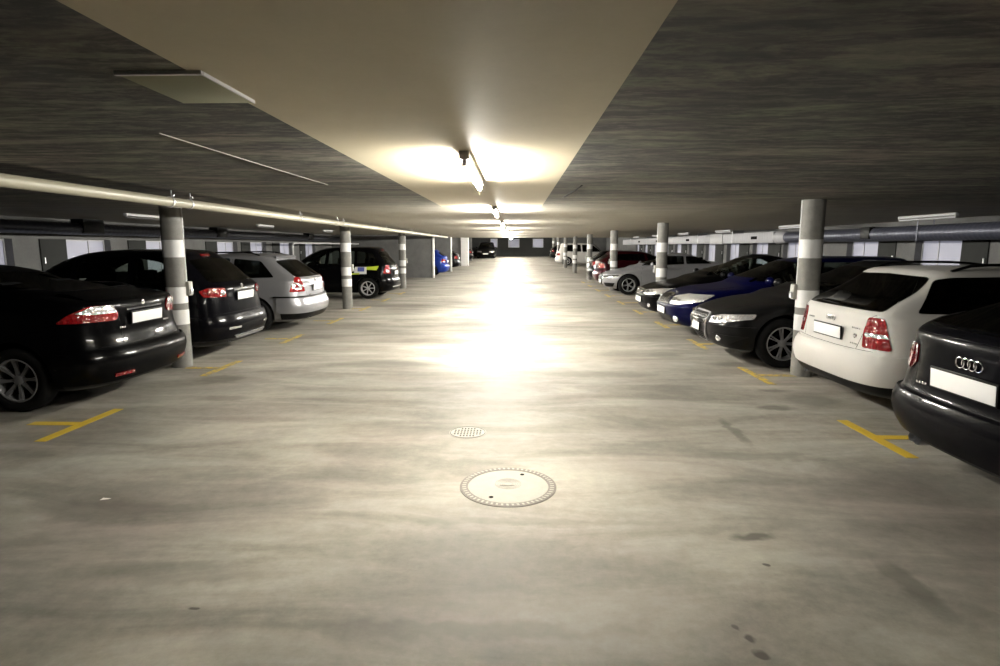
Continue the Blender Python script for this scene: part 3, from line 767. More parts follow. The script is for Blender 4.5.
# node tuples: (z, x of rear, x of front, half width)
def saloon_nodes(L, W, H, belt=.93, tail=1.02, dk=1.25, hoodx=1.15, nose=.62):
    w = W/2
    return [(.19, .25, L-.32, w-.12), (.24, .10, L-.16, w-.05), (.34, .03, L-.06, w-.015), (.47, .0, L-.015, w), (.56, .01, L-.0, w),
            (.60, .045, L-.02, w), (nose+.06, .075, L-.10, w-.005), (nose+.14, .095, L-.28, w-.01), (nose+.22, .10, L-.60, w-.02), (tail-.12, .11, L-.88, w-.035),
            (tail-.04, .14, L-1.08, w-.06), (tail, .30, L-hoodx-.05, w-.09), (tail+.035, dk*.46, L-hoodx-.13, w-.12), (tail+.10, dk*.72, L-hoodx-.28, w-.155), (H-.24, dk+.12, L-hoodx-.68, w-.21),
            (H-.12, dk+.42, L-hoodx-.95, w-.26), (H-.05, dk+.72, L-hoodx-1.18, w-.32), (H-.015, dk+.98, L-hoodx-1.40, w-.42), (H, dk+1.2, L-hoodx-1.6, w-.58)]
def estate_nodes(L, W, H, belt=.95, rake=.5, hoodx=1.15, nose=.62, tailz=None):
    w = W/2; b = belt
    return [(.19, .25, L-.32, w-.12), (.24, .10, L-.16, w-.05), (.34, .03, L-.06, w-.015), (.47, .0, L-.015, w), (.56, .01, L-.0, w),
            (.60, .04, L-.02, w), (nose+.06, .06, L-.10, w-.005), (nose+.14, .07, L-.28, w-.01), (nose+.22, .08, L-.60, w-.02), (b-.06, .09, L-.90, w-.03),
            (b, .10, L-hoodx+.02, w-.05), (b+.05, .125, L-hoodx-.07, w-.085), (b+.12, .125+rake*.14, L-hoodx-.22, w-.115), (H-.22, .125+rake*.55, L-hoodx-.62, w-.18),
            (H-.11, .125+rake*.82, L-hoodx-.88, w-.215), (H-.055, .125+rake*.93, L-hoodx-1.07, w-.24), (H-.02, .125+rake*1.08, L-hoodx-1.32, w-.31), (H, .125+rake*1.5, L-hoodx-1.6, w-.47)]

# ---- white estate, tail to the aisle
def white_estate():
    L = 4.48; c = Car('estate_car', L, estate_nodes(L, 1.76, 1.44, .97, .58), .97, M['p_white'], (.93, 3.55), .315,
        label='white estate car with black roof rails parked tail out beside a striped pillar', ends=(.34, 3.4, .72, 2.5))
    c.side_glass([(.44, 1.03), (.68, 1.33), (.80, 1.355), (1.42, 1.365), (1.42, 1.015)], 'glass_dark'); c.side_glass([(1.5, 1.015), (1.5, 1.365), (2.3, 1.36), (2.36, 1.0)], 'glass_dark'); c.side_glass([(2.44, 1.0), (2.38, 1.355), (2.62, 1.34), (3.12, 1.035), (3.14, 1.0)], 'glass_dark')
    c.end_glass('rear', [(.0, 1.03), (.69, 1.03), (.63, 1.20), (.55, 1.355), (.0, 1.37)], 'glass_dark'); c.end_glass('front', [(0, 1.06), (.64, 1.06), (.52, 1.36), (0, 1.38)])
    for sg in (1, -1):
        t = c.patch('tail_light', 'rear', [('e', .575, .68), ('e', .555, .84), ('e', .575, .975), ('s', .19, .975), ('s', .22, .68)], M['red'], .012, 38, sg, rnd=.03)
        c.patch('reversing_lamp', 'rear', [('e', .585, .79), ('e', .575, .825), ('s', .19, .825), ('s', .20, .79)], M['lampclear'], .016, 38, sg, parent=t, rnd=.01)
    c.band('rear_bumper', .34, .63, c.paint, .022, 'rear', .50); c.band('bumper_underside', .22, .345, M['plastic'], .014, 'rear', .50)
    c.band('front_bumper', .30, .60, c.paint, .02, 'front', .45)
    for sg in (1, -1): c.patch('headlight', 'front', [('e', .42, .60), ('e', .40, .72), ('s', L-.52, .74), ('s', L-.50, .62)], M['lampclear'], .012, 30, sg)
    g = c.patch('grille', 'front', [(-.36, .62), (.36, .62), (.33, .75), (-.33, .75)], M['plastic'], .01)
    c.plate('rear', .775, tilt=-3); c.plate('front', .45); c.rings_emblem('rear', .905, .026)
    c.badge('rear', -.44, .85, .14, .018); c.badge('rear', -.45, .70, .12, .016); c.badge('rear', .42, .87, .12, .018); c.round_badge('rear', -.45, .775, .026)
    c.seam('rear', [(-.70, .655), (-.2, .645), (.2, .645), (.70, .655)])
    c.seam('rear', [(-.50, .655), (-.545, .8), (-.60, .97), (-.64, 1.0)]); c.seam('rear', [(.50, .655), (.545, .8), (.60, .97), (.64, 1.0)])
    for sg in (1, -1):
        c.seam('side', [(1.46, 1.36), (1.46, .95), (1.38, .68), (1.42, .32)], sg); c.seam('side', [(2.4, 1.36), (2.4, .3)], sg); c.seam('side', [(3.2, 1.0), (3.15, .3), ], sg); c.seam('side', [(1.42, .3), (3.15, .3)], sg)
    
    c.rails(.85, 2.9, .58, 'plastic', .05); c.handles((1.55, 2.6), .86); c.mirrors(3.0, 1.0, c.paint); c.exhaust(.45, .25)
    bm = bmesh.new(); p = c.end_pt('rear', .05, 1.06); tube(bm, [(p.x-.012, .0, 1.045), (p.x-.0, .36, 1.055)], .008, 6); bobj('rear_wiper', bm, M['plastic'], c.root)
    c.finish((.35, L-1.3), spokes=6); return c
c = white_estate(); c.put(3.27, 6.2, 1)

# ---- black saloon beside it, tail to the aisle, partly outside the frame
def black_tail_saloon():
    L = 4.5; c = Car('estate_car', L, estate_nodes(L, 1.80, 1.43, 1.0, .78), 1.0, M['p_black2'], (.98, 3.58), .33,
        label='near black car at the right edge with four ring emblem and wide white plate')
    c.side_glass([(.80, 1.09), (1.12, 1.31), (1.62, 1.35), (1.62, 1.06)]); c.side_glass([(1.70, 1.06), (1.70, 1.355), (2.4, 1.355), (2.45, 1.04)]); c.side_glass([(2.53, 1.03), (2.48, 1.35), (2.66, 1.33), (3.12, 1.06), (3.12, 1.03)])
    c.end_glass('rear', [(0, 1.08), (.64, 1.08), (.52, 1.32), (0, 1.35)], 'glass_dark'); c.end_glass('front', [(0, 1.10), (.62, 1.10), (.52, 1.33), (0, 1.35)])
    for sg in (1, -1):
        t = c.patch('tail_light', 'rear', [('e', .60, .74), ('e', .53, .80), ('e', .56, .93), ('s', .22, .93), ('s', .42, .86), ('s', .34, .80)], M['reddark'], .012, 40, sg)
        c.patch('lamp_strip', 'rear', [('e', .60, .845), ('e', .60, .865), ('s', .24, .875), ('s', .24, .855)], M['red'], .018, 40, sg, parent=t, rnd=0)
    c.band('rear_bumper', .28, .58, c.paint, .03, 'rear', .5); c.band('bumper_underside', .20, .285, M['plastic'], .016, 'rear', .45)
    c.band('front_bumper', .28, .58, c.paint, .02, 'front', .45)
    c.patch('deck_lip', 'rear', [(-.62, 1.03), (.62, 1.03), (.60, 1.045), (-.60, 1.045)], c.paint, .012)
    for sg in (1, -1): c.patch('headlight', 'front', [('e', .45, .60), ('e', .42, .70), ('s', L-.6, .74), ('s', L-.5, .62)], M['lampclear'], .012, 30, sg)
    c.patch('grille', 'front', [(-.3, .4), (.3, .4), (.35, .72), (-.35, .72)], M['plastic'], .01)
    c.plate('rear', .745, .56, .125, tilt=-4); c.plate('front', .45); c.rings_emblem('rear', .885, .036, -6)
    c.seam('rear', [(-.72, .60), (.72, .60)]); c.seam('rear', [(-.50, .6), (-.52, .76), (-.55, .94), (-.60, 1.0)]); c.seam('rear', [(.50, .6), (.52, .76), (.55, .94), (.60, 1.0)])
    c.badge('rear', .42, .67, .12, .02); c.badge('rear', -.42, .67, .12, .02)
    c.mirrors(3.1, 1.02, c.paint); c.handles((1.9, 2.75), .88); c.exhaust(.50, .23, .035); c.exhaust(.42, .23, .035)
    c.finish((.4, L-1.3), spokes=-5); return c
c = black_tail_saloon(); c.put(2.88, 3.78, 1)

# ---- dark grey saloon, nose to the aisle
def grey_nose_saloon():
    L = 4.70; c = Car('saloon_car', L, saloon_nodes(L, 1.83, 1.44, tail=1.02, dk=1.05, hoodx=1.2, nose=.64), 1.0, M['p_grey'], (1.02, 3.83), .34,
        label='dark grey saloon nose out with chrome framed four ring grille', ends=(.42, 2.9, .62, 3.3))
    c.side_glass([(1.0, 1.09), (1.4, 1.33), (1.8, 1.35), (1.8, 1.07)]); c.side_glass([(1.88, 1.06), (1.88, 1.355), (2.5, 1.35), (2.6, 1.03)]); c.side_glass([(2.68, 1.02), (2.58, 1.345), (2.78, 1.33), (3.25, 1.06), (3.25, 1.02)])
    c.end_glass('rear', [(0, 1.10), (.60, 1.10), (.50, 1.33), (0, 1.35)], 'glass_dark'); c.end_glass('front', [(0, 1.10), (.66, 1.10), (.53, 1.34), (0, 1.36)], 'glass_dark')
    fr = c.patch('grille_frame', 'front', [(-.20, .28), (.20, .28), (.31, .50), (.33, .665), (.28, .70), (-.28, .70), (-.33, .665), (-.31, .50)], M['frame_bright'], .03, rnd=.03)
    gr = c.patch('grille', 'front', [(-.175, .30), (.175, .30), (.288, .50), (.305, .65), (.265, .68), (-.265, .68), (-.305, .65), (-.288, .50)], M['plastic'], .036, rnd=.02)
    for z in (.34, .37, .40, .54, .57, .60, .63, .655):
        hw = .15+(z-.31)*.5 if z < .5 else .25
        c.patch('grille_bar', 'front', [(-hw, z), (hw, z), (hw, z+.008), (-hw, z+.008)], M['interior'], .042, parent=gr, rnd=0)
    e = c.rings_emblem('front', .595, .042); e.location.x += .062
    c.band('front_bumper', .24, .56, c.paint, .012, 'front', .48)
    for sg in (1, -1):
        h = c.patch('headlight', 'front', [('e', .40, .575), ('e', .37, .655), ('e', .55, .70), ('s', L-.50, .735), ('s', L-.46, .67), ('e', .62, .59)], M['lampclear'], .012, 35, sg, rnd=.02)
        for y in (.50, .62): q = c.end_pt('front', sg*y, .64); b2 = bmesh.new(); lathe(b2, [(.036, -.03), (.036, .004), (.0001, .014)], 20); f = bobj('lamp_lens', b2, M['chrome'], h, q+Vector((.014, 0, 0))); f.rotation_euler = (0, PI/2, sg*.5)
        a = c.patch('air_intake', 'front', [('e', .44, .30), ('e', .46, .44), ('s', L-.42, .43), ('e', .72, .31)], M['plastic'], .016, 30, sg)
        D = Vector((.8, sg*.6, 0)); q = c.end_pt('front', sg*.60, .38); bm = bmesh.new(); lathe(bm, [(.045, -.01), (.045, .012), (.0001, .02)], 20); f = bobj('fog_light', bm, M['lampclear'], c.root, q+D*.012); f.rotation_euler = (PI/2, 0, math.atan2(D.y, D.x)+PI/2)
    pl = c.plate('front', .48, .30, .11); pl.location.x += .03; c.plate('rear', .75)
    for sg in (1, -1): c.patch('tail_light', 'rear', [('e', .45, .76), ('e', .45, .90), ('s', .30, .92), ('s', .36, .80)], M['red'], .012, 35, sg)
    for sg in (1, -1): c.seam('front', [(sg*.34, .72), (sg*.50, .80), (sg*.60, .88)]); c.seam('side', [(3.4, .3), (3.42, .75), (3.35, .95)], sg); c.seam('side', [(2.64, 1.34), (2.64, .3)], sg)
    c.mirrors(3.15, 1.0, c.paint); c.handles((1.95, 2.85), .86); c.finish((1.0, L-1.4), spokes=-7, rimmat='alloy_dark'); return c
c = grey_nose_saloon(); c.put(2.76+c.L, 8.72, -1)

# ---- blue car, nose to the aisle
def blue_nose():
    L = 4.8; c = Car('estate_car', L, estate_nodes(L, 1.79, 1.46, .97, .5, 1.25, .66), .97, M['p_blue'], (1.0, 3.87), .32,
        label='dark blue car nose out with large bright wraparound headlights between grey and black cars', ends=(.42, 2.9, .66, 2.9))
    c.side_glass([(.62, 1.06), (.85, 1.33), (1.5, 1.37), (1.5, 1.05)], 'glass_dark'); c.side_glass([(1.58, 1.05), (1.58, 1.37), (2.5, 1.37), (2.55, 1.03)]); c.side_glass([(2.63, 1.03), (2.56, 1.365), (2.8, 1.34), (3.3, 1.06), (3.32, 1.03)])
    c.end_glass('front', [(0, 1.08), (.64, 1.08), (.53, 1.36), (0, 1.38)]); c.end_glass('rear', [(0, 1.06), (.66, 1.06), (.55, 1.34), (0, 1.36)], 'glass_dark')
    gf = c.patch('grille_frame', 'front', [(-.36, .60), (.36, .60), (.30, .75), (.12, .78), (-.12, .78), (-.30, .75)], M['chrome'], .02)
    g = c.patch('grille', 'front', [(-.335, .615), (.335, .615), (.28, .735), (.12, .76), (-.12, .76), (-.28, .735)], M['plastic'], .026)
    for y in (-.22, -.11, 0, .11, .22): c.patch('grille_bar', 'front', [(y-.012, .62), (y+.012, .62), (y+.012, .75), (y-.012, .75)], M['chrome'], .036, parent=g, rnd=0)
    for sg in (1, -1):
        h = c.patch('headlight', 'front', [('e', .39, .605), ('e', .34, .745), ('e', .55, .80), ('s', L-.72, .80), ('s', L-.48, .68), ('e', .66, .61)], M['lampclear'], .016, 35, sg, rnd=.025)
        for y in (.47, .60): q = c.end_pt('front', sg*y, .69); b2 = bmesh.new(); lathe(b2, [(.048, -.03), (.048, .006), (.0001, .02)], 20); f2 = bobj('lamp_lens', b2, M['chrome'], h, q+Vector((.016, 0, 0))); f2.rotation_euler = (0, PI/2, sg*.5)
        q = c.end_pt('front', sg*.58, .36); bm = bmesh.new(); lathe(bm, [(.062, -.01), (.062, .012), (.0001, .025)], 20); f = bobj('fog_light', bm, M['lampclear'], c.root, q+Vector((.022, 0, 0))); f.rotation_euler = (0, PI/2, sg*.5)
    c.patch('air_intake', 'front', [(-.42, .28), (.42, .28), (.46, .40), (-.46, .40)], M['plastic'], .024)
    c.band('front_bumper', .24, .57, c.paint, .02, 'front', .48); c.plate('front', .47, .52, .115); c.plate('rear', .75)
    for sg in (1, -1): c.patch('tail_light', 'rear', [('e', .58, .66), ('e', .58, .96), ('s', .2, .96), ('s', .2, .66)], M['red'], .012, 35, sg)
    c.mirrors(3.2, 1.0, c.paint); c.handles((1.7, 2.75), .87); c.round_badge('front', 0, .80, .035)
    for sg in (1, -1): c.seam('front', [(sg*.36, .80), (sg*.55, .86), (sg*.65, .92)])
    c.finish((.35, L-1.4), spokes=6); return c
c = blue_nose(); c.put(2.78+c.L, 11.05, -1)

# ---- black car, nose to the aisle
def black_nose():
    L = 4.65; c = Car('saloon_car', L, saloon_nodes(L, 1.78, 1.47, tail=1.03, dk=1.0, hoodx=1.22, nose=.64), 1.0, M['p_black'], (1.0, 3.78), .32,
        label='black car nose out behind the blue one with twin round headlights', ends=(.42, 2.9, .66, 2.9))
    c.side_glass([(1.0, 1.09), (1.4, 1.35), (1.8, 1.38), (1.8, 1.08)]); c.side_glass([(1.88, 1.07), (1.88, 1.38), (2.5, 1.375), (2.6, 1.04)]); c.side_glass([(2.68, 1.03), (2.58, 1.37), (2.78, 1.35), (3.22, 1.08), (3.22, 1.03)])
    c.end_glass('front', [(0, 1.09), (.64, 1.09), (.53, 1.37), (0, 1.39)]); c.end_glass('rear', [(0, 1.11), (.58, 1.11), (.5, 1.36), (0, 1.38)], 'glass_dark')
    c.patch('grille_frame', 'front', [(-.30, .58), (.30, .58), (.26, .70), (-.26, .70)], M['chrome'], .018); g = c.patch('grille', 'front', [(-.27, .595), (.27, .595), (.235, .685), (-.235, .685)], M['plastic'], .024)
    for z in (.62, .65): c.patch('grille_bar', 'front', [(-.25, z), (.25, z), (.25, z+.01), (-.25, z+.01)], M['chrome'], .03, parent=g, rnd=0)
    for sg in (1, -1):
        h = c.patch('headlight', 'front', [('e', .34, .60), ('e', .33, .70), ('s', L-.62, .76), ('s', L-.48, .65), ('e', .62, .60)], M['lampclear'], .014, 35, sg)
        for y in (.43, .58): q = c.end_pt('front', sg*y, .655); bm = bmesh.new(); lathe(bm, [(.055, -.03), (.055, .01), (.0001, .024)], 20); f = bobj('lamp_lens', bm, M['chrome'], h, q+Vector((.014, 0, 0))); f.rotation_euler = (0, PI/2, sg*.4)
        q = c.end_pt('front', sg*.56, .37); bm = bmesh.new(); lathe(bm, [(.045, -.01), (.045, .012), (.0001, .02)], 20); f = bobj('fog_light', bm, M['lampclear'], c.root, q+Vector((.016, 0, 0))); f.rotation_euler = (0, PI/2, sg*.5)
    c.patch('air_intake', 'front', [(-.45, .27), (.45, .27), (.48, .40), (-.48, .40)], M['plastic'], .02)
    c.band('front_bumper', .24, .56, c.paint, .014, 'front', .48); c.plate('front', .47); c.plate('rear', .75)
    for sg in (1, -1): c.patch('tail_light', 'rear', [('e', .5, .74), ('e', .5, .9), ('s', .25, .92), ('s', .3, .78)], M['red'], .012, 35, sg)
    c.mirrors(3.1, 1.0, c.paint); c.handles((1.95, 2.85), .87); c.finish((1.0, L-1.4), spokes=5); return c
c = black_nose(); c.put(2.82+c.L, 13.3, -1)

# ---- silver saloon, nose to the aisle, beyond the empty bays
def silver_nose():
    L = 4.65; c = Car('saloon_car', L, saloon_nodes(L, 1.84, 1.41, tail=1.0, dk=.95, hoodx=1.25, nose=.62), .98, M['p_silver'], (.98, 3.80), .335,
        label='silver saloon nose out beyond two empty bays with dark windows')
    c.side_glass([(1.0, 1.06), (1.4, 1.29), (1.85, 1.31), (1.85, 1.05)], 'glass_dark'); c.side_glass([(1.93, 1.04), (1.93, 1.315), (2.55, 1.31), (2.65, 1.01)], 'glass_dark'); c.side_glass([(2.73, 1.0), (2.63, 1.305), (2.78, 1.29), (3.2, 1.03), (3.2, 1.0)], 'glass_dark')
    c.end_glass('front', [(0, 1.06), (.66, 1.06), (.54, 1.31), (0, 1.33)]); c.end_glass('rear', [(0, 1.08), (.6, 1.08), (.5, 1.3), (0, 1.32)], 'glass_dark')
    c.patch('grille_frame', 'front', [(-.22, .28), (.22, .28), (.32, .50), (.32, .66), (-.32, .66), (-.32, .50)], M['chrome'], .018); c.patch('grille', 'front', [(-.19, .31), (.19, .31), (.29, .50), (.29, .64), (-.29, .64), (-.29, .50)], M['plastic'], .024)
    for sg in (1, -1):
        h = c.patch('headlight', 'front', [('e', .40, .56), ('e', .38, .64), ('s', L-.68, .70), ('s', L-.5, .62), ('e', .62, .56)], M['lampclear'], .014, 35, sg)
        c.patch('headlight_trim', 'front', [('e', .46, .585), ('e', .46, .63), ('s', L-.55, .67), ('s', L-.48, .63)], M['plastic'], .019, 35, sg, parent=h, rnd=.01)
        c.patch('air_intake', 'front', [('e', .42, .27), ('e', .45, .40), ('s', L-.40, .40), ('e', .74, .28)], M['plastic'], .018, 30, sg)
    c.band('front_bumper', .24, .54, c.paint, .014, 'front', .46); e = c.rings_emblem('front', .58, .035); e.location.x += .03; c.plate('front', .43); c.plate('rear', .72)
    for sg in (1, -1): c.patch('tail_light', 'rear', [('e', .5, .72), ('e', .5, .86), ('s', .25, .88), ('s', .3, .76)], M['red'], .012, 35, sg); c.seam('side', [(3.35, .3), (3.4, .7), (3.32, .92)], sg); c.seam('side', [(2.68, 1.3), (2.68, .3)], sg)
    c.mirrors(3.05, .98, c.paint); c.handles((2.0, 2.9), .85); c.finish((.95, L-1.4), spokes=-5, rimmat='alloy_dark'); return c
c = silver_nose(); c.put(3.0+c.L, 20.75, -1)

# ---- black saloon on the left, tail to the aisle
def left_black_saloon():
    L = 4.64; c = Car('saloon_car', L, saloon_nodes(L, 1.78, 1.44, tail=1.12, dk=1.05), 1.02, M['p_black'], (.90, 3.58), .325,
        label='glossy black saloon at the left edge with tall red and clear tail lights')
    c.side_glass([(1.15, 1.12), (1.5, 1.33), (1.75, 1.345), (1.75, 1.08)]); c.side_glass([(1.83, 1.07), (1.83, 1.355), (2.45, 1.35), (2.5, 1.04)]); c.side_glass([(2.58, 1.03), (2.5, 1.345), (2.72, 1.33), (3.22, 1.06), (3.22, 1.03)])
    c.end_glass('rear', [(0, 1.18), (.58, 1.18), (.50, 1.34), (0, 1.36)], 'glass_dark'); c.end_glass('front', [(0, 1.10), (.62, 1.10), (.52, 1.33), (0, 1.35)])
    for sg in (1, -1):
        t = c.patch('tail_light', 'rear', [('e', .44, .885), ('e', .41, .95), ('e', .47, 1.045), ('s', .22, 1.05), ('s', .34, .98), ('s', .46, .89)], M['red'], .014, 40, sg, rnd=.03)
        c.patch('clear_lens', 'rear', [('e', .43, .965), ('e', .475, 1.043), ('s', .20, 1.045), ('s', .30, .985), ('s', .2, .965)], M['lampclear'], .019, 40, sg, parent=t, rnd=.015)
    c.band('rear_bumper', .27, .60, c.paint, .034, 'rear', .50); c.band('bumper_underside', .20, .275, M['plastic'], .016, 'rear', .45); c.band('front_bumper', .28, .58, c.paint, .02, 'front', .45)
    c.patch('bumper_reflector', 'rear', [(.40, .33), (.62, .33), (.62, .36), (.40, .36)], M['red'], .045, rnd=.005); c.patch('bumper_reflector', 'rear', [(-.62, .33), (-.40, .33), (-.40, .36), (-.62, .36)], M['red'], .045, rnd=.005)
    c.plate('rear', .885, .52, .115, tilt=-5); c.plate('front', .45); c.round_badge('rear', 0, 1.035, .03)
    pp = c.patch('chrome_strip', 'rear', [(-.30, .975), (.30, .975), (.30, .99), (-.30, .99)], M['chrome'], .022, rnd=.005)
    c.seam('rear', [(-.72, .63), (.72, .63)]); c.seam('rear', [(.42, .63), (.38, .8), (.42, .97)]); c.seam('rear', [(-.42, .63), (-.38, .8), (-.42, .97)])
    c.badge('rear', .38, .80, .10, .018); c.badge('rear', -.38, .80, .10, .018)
    for sg in (1, -1): c.patch('headlight', 'front', [('e', .45, .60), ('e', .42, .70), ('s', L-.6, .74), ('s', L-.5, .62)], M['lampclear'], .012, 30, sg)
    c.mirrors(3.12, 1.02, c.paint); c.handles((1.9, 2.75), .88); c.finish((1.0, L-1.35), spokes=-8, rimmat='alloy_dark'); return c
c = left_black_saloon(); c.put(-4.05, 6.36, -1)

# ---- dark hatchback beyond the pillar
def left_dark_hatch():
    L = 4.35; c = Car('hatchback_car', L, estate_nodes(L, 1.83, 1.60, 1.02, .62, 1.05, .68), 1.02, M['p_black2'], (.86, 3.42), .345,
        label='dark hatchback with three part red tail lights parked between pillar and silver estate')
    c.side_glass([(.66, 1.12), (.90, 1.42), (1.30, 1.49), (1.30, 1.08)], 'glass'); c.side_glass([(1.38, 1.07), (1.38, 1.50), (2.1, 1.50), (2.16, 1.05)]); c.side_glass([(2.24, 1.05), (2.18, 1.50), (2.45, 1.47), (3.05, 1.10), (3.06, 1.05)])
    c.end_glass('rear', [(0, 1.12), (.66, 1.12), (.56, 1.44), (0, 1.48)], 'glass_dark'); c.end_glass('front', [(0, 1.12), (.66, 1.12), (.55, 1.47), (0, 1.5)])
    for sg in (1, -1):
        t = c.patch('tail_light', 'rear', [('e', .50, .91), ('e', .50, 1.035), ('s', .24, 1.05), ('s', .34, 1.01), ('s', .28, .92)], M['red'], .014, 38, sg)
        for y in (.57, .67, .76):
            q, n = c.cast(Vector((-3, sg*y, .975)), Vector((1, 0, 0))); bm = bmesh.new(); lathe(bm, [(.038, -.03), (.038, .008), (.0001, .02)], 20); f = bobj('lamp_lens', bm, M['lampclear'] if y == .57 else M['red'], t, q-Vector((.014, 0, 0))); f.rotation_euler = (0, -PI/2, sg*-.5)
    c.band('rear_bumper', .30, .64, c.paint, .04, 'rear', .46); c.band('bumper_underside', .21, .305, M['plastic'], .03, 'rear', .46); c.band('front_bumper', .28, .6, c.paint, .02, 'front', .42)
    c.patch('skid_plate', 'rear', [(-.45, .30), (.45, .30), (.50, .34), (-.50, .34)], M['alloy_dark'], .055)
    c.plate('rear', .905, .52, .115, tilt=-4); c.plate('front', .45); c.patch('chrome_strip', 'rear', [(-.30, .985), (.30, .985), (.30, 1.005), (-.30, 1.005)], M['chrome'], .024, rnd=.005)
    c.round_badge('rear', 0, 1.045, .035); c.seam('rear', [(-.74, .67), (.74, .67)]); c.seam('rear', [(.46, .67), (.50, .84)]); c.seam('rear', [(-.46, .67), (-.50, .84)])
    for sg in (1, -1): c.patch('bumper_reflector', 'rear', [(sg*.38, .44), (sg*.64, .44), (sg*.64, .47), (sg*.38, .47)], M['chrome'], .05, rnd=.005); c.patch('headlight', 'front', [('e', .42, .64), ('e', .4, .76), ('s', L-.62, .80), ('s', L-.5, .68)], M['lampclear'], .012, 30, sg)
    c.brake_light(1.50, .13); c.mirrors(2.95, 1.05, c.paint); c.handles((1.5, 2.35), .93); c.exhaust(.5, .26); c.finish((.4, L-1.25), spokes=5)
    bm = bmesh.new(); box(bm, -.015, .015, -.11, .11, -.03, .03, 0, .012); bobj('rear_view_mirror', bm, M['plastic'], c.root, (2.60, 0, 1.42)); return c
c = left_dark_hatch(); c.put(-4.16, 8.95, -1)

# ---- silver estate on the left
def silver_estate():
    L = 4.57; c = Car('estate_car', L, estate_nodes(L, 1.77, 1.50, .98, .60, 1.15, .66), .98, M['p_silver'], (1.0, 3.60), .32,
        label='silver estate car with square red tail lights and black bumper strip')
    c.side_glass([(.62, 1.05), (.90, 1.36), (1.42, 1.41), (1.42, 1.03)], 'glass_dark'); c.side_glass([(1.50, 1.03), (1.50, 1.415), (2.3, 1.41), (2.36, 1.01)], 'glass_dark'); c.side_glass([(2.44, 1.01), (2.38, 1.405), (2.62, 1.38), (3.15, 1.06), (3.16, 1.01)], 'glass_dark')
    c.end_glass('rear', [(0, 1.05), (.68, 1.05), (.58, 1.36), (0, 1.39)], 'glass_dark'); c.end_glass('front', [(0, 1.07), (.64, 1.07), (.53, 1.38), (0, 1.41)])
    for sg in (1, -1):
        t = c.patch('tail_light', 'rear', [('e', .56, .77), ('e', .60, 1.05), ('s', .27, 1.05), ('s', .33, .77)], M['red'], .014, 38, sg, rnd=.03)
        c.patch('lamp_arc', 'rear', [('e', .64, .81), ('e', .62, .90), ('e', .70, .94), ('e', .78, .96), ('e', .72, .90), ('e', .70, .86), ('e', .80, .84), ('e', .74, .81)], M['lampclear'], .02, 30, sg, parent=t, rnd=.01)
    c.band('rear_bumper', .36, .655, c.paint, .03, 'rear', .56); c.band('bumper_strip', .66, .69, M['plastic'], .034, 'rear', .62, 1); c.band('bumper_underside', .24, .365, M['plastic'], .018, 'rear', .5); c.band('front_bumper', .3, .6, c.paint, .02, 'front', .45)
    c.plate('rear', .83, .50, .11, tilt=-3); c.plate('front', .45); c.patch('hatch_handle', 'rear', [(-.33, .905), (.33, .905), (.33, .925), (-.33, .925)], M['chrome'], .02, rnd=.005)
    c.round_badge('rear', 0, .965, .03); c.badge('rear', -.40, .70, .14, .018); c.badge('rear', .40, .70, .14, .018)
    c.seam('rear', [(-.50, .66), (-.54, .85), (-.60, 1.0)]); c.seam('rear', [(.50, .66), (.54, .85), (.60, 1.0)]); c.seam('rear', [(-.7, .655), (.7, .655)])
    for sg in (1, -1): c.seam('side', [(1.46, 1.4), (1.46, .95), (1.40, .68), (1.44, .32)], sg); c.seam('side', [(2.4, 1.4), (2.4, .3)], sg); c.patch('headlight', 'front', [('e', .42, .62), ('e', .4, .74), ('s', L-.58, .76), ('s', L-.5, .64)], M['lampclear'], .012, 30, sg)
    c.patch('roof_spoiler', 'rear', [(-.52, 1.405), (.52, 1.405), (.48, 1.44), (-.48, 1.44)], M['p_silver'], .05); c.brake_light(1.415, .12)
    c.rails(.95, 2.9, .60, 'plastic', .05); c.mirrors(3.02, .99, c.paint); c.handles((1.6, 2.6), .87); c.exhaust(.45, .26); c.antenna(1.2, .2)
    c.finish((.35, L-1.3), spokes=6); return c
c = silver_estate(); c.put(-4.02, 11.85, -1)

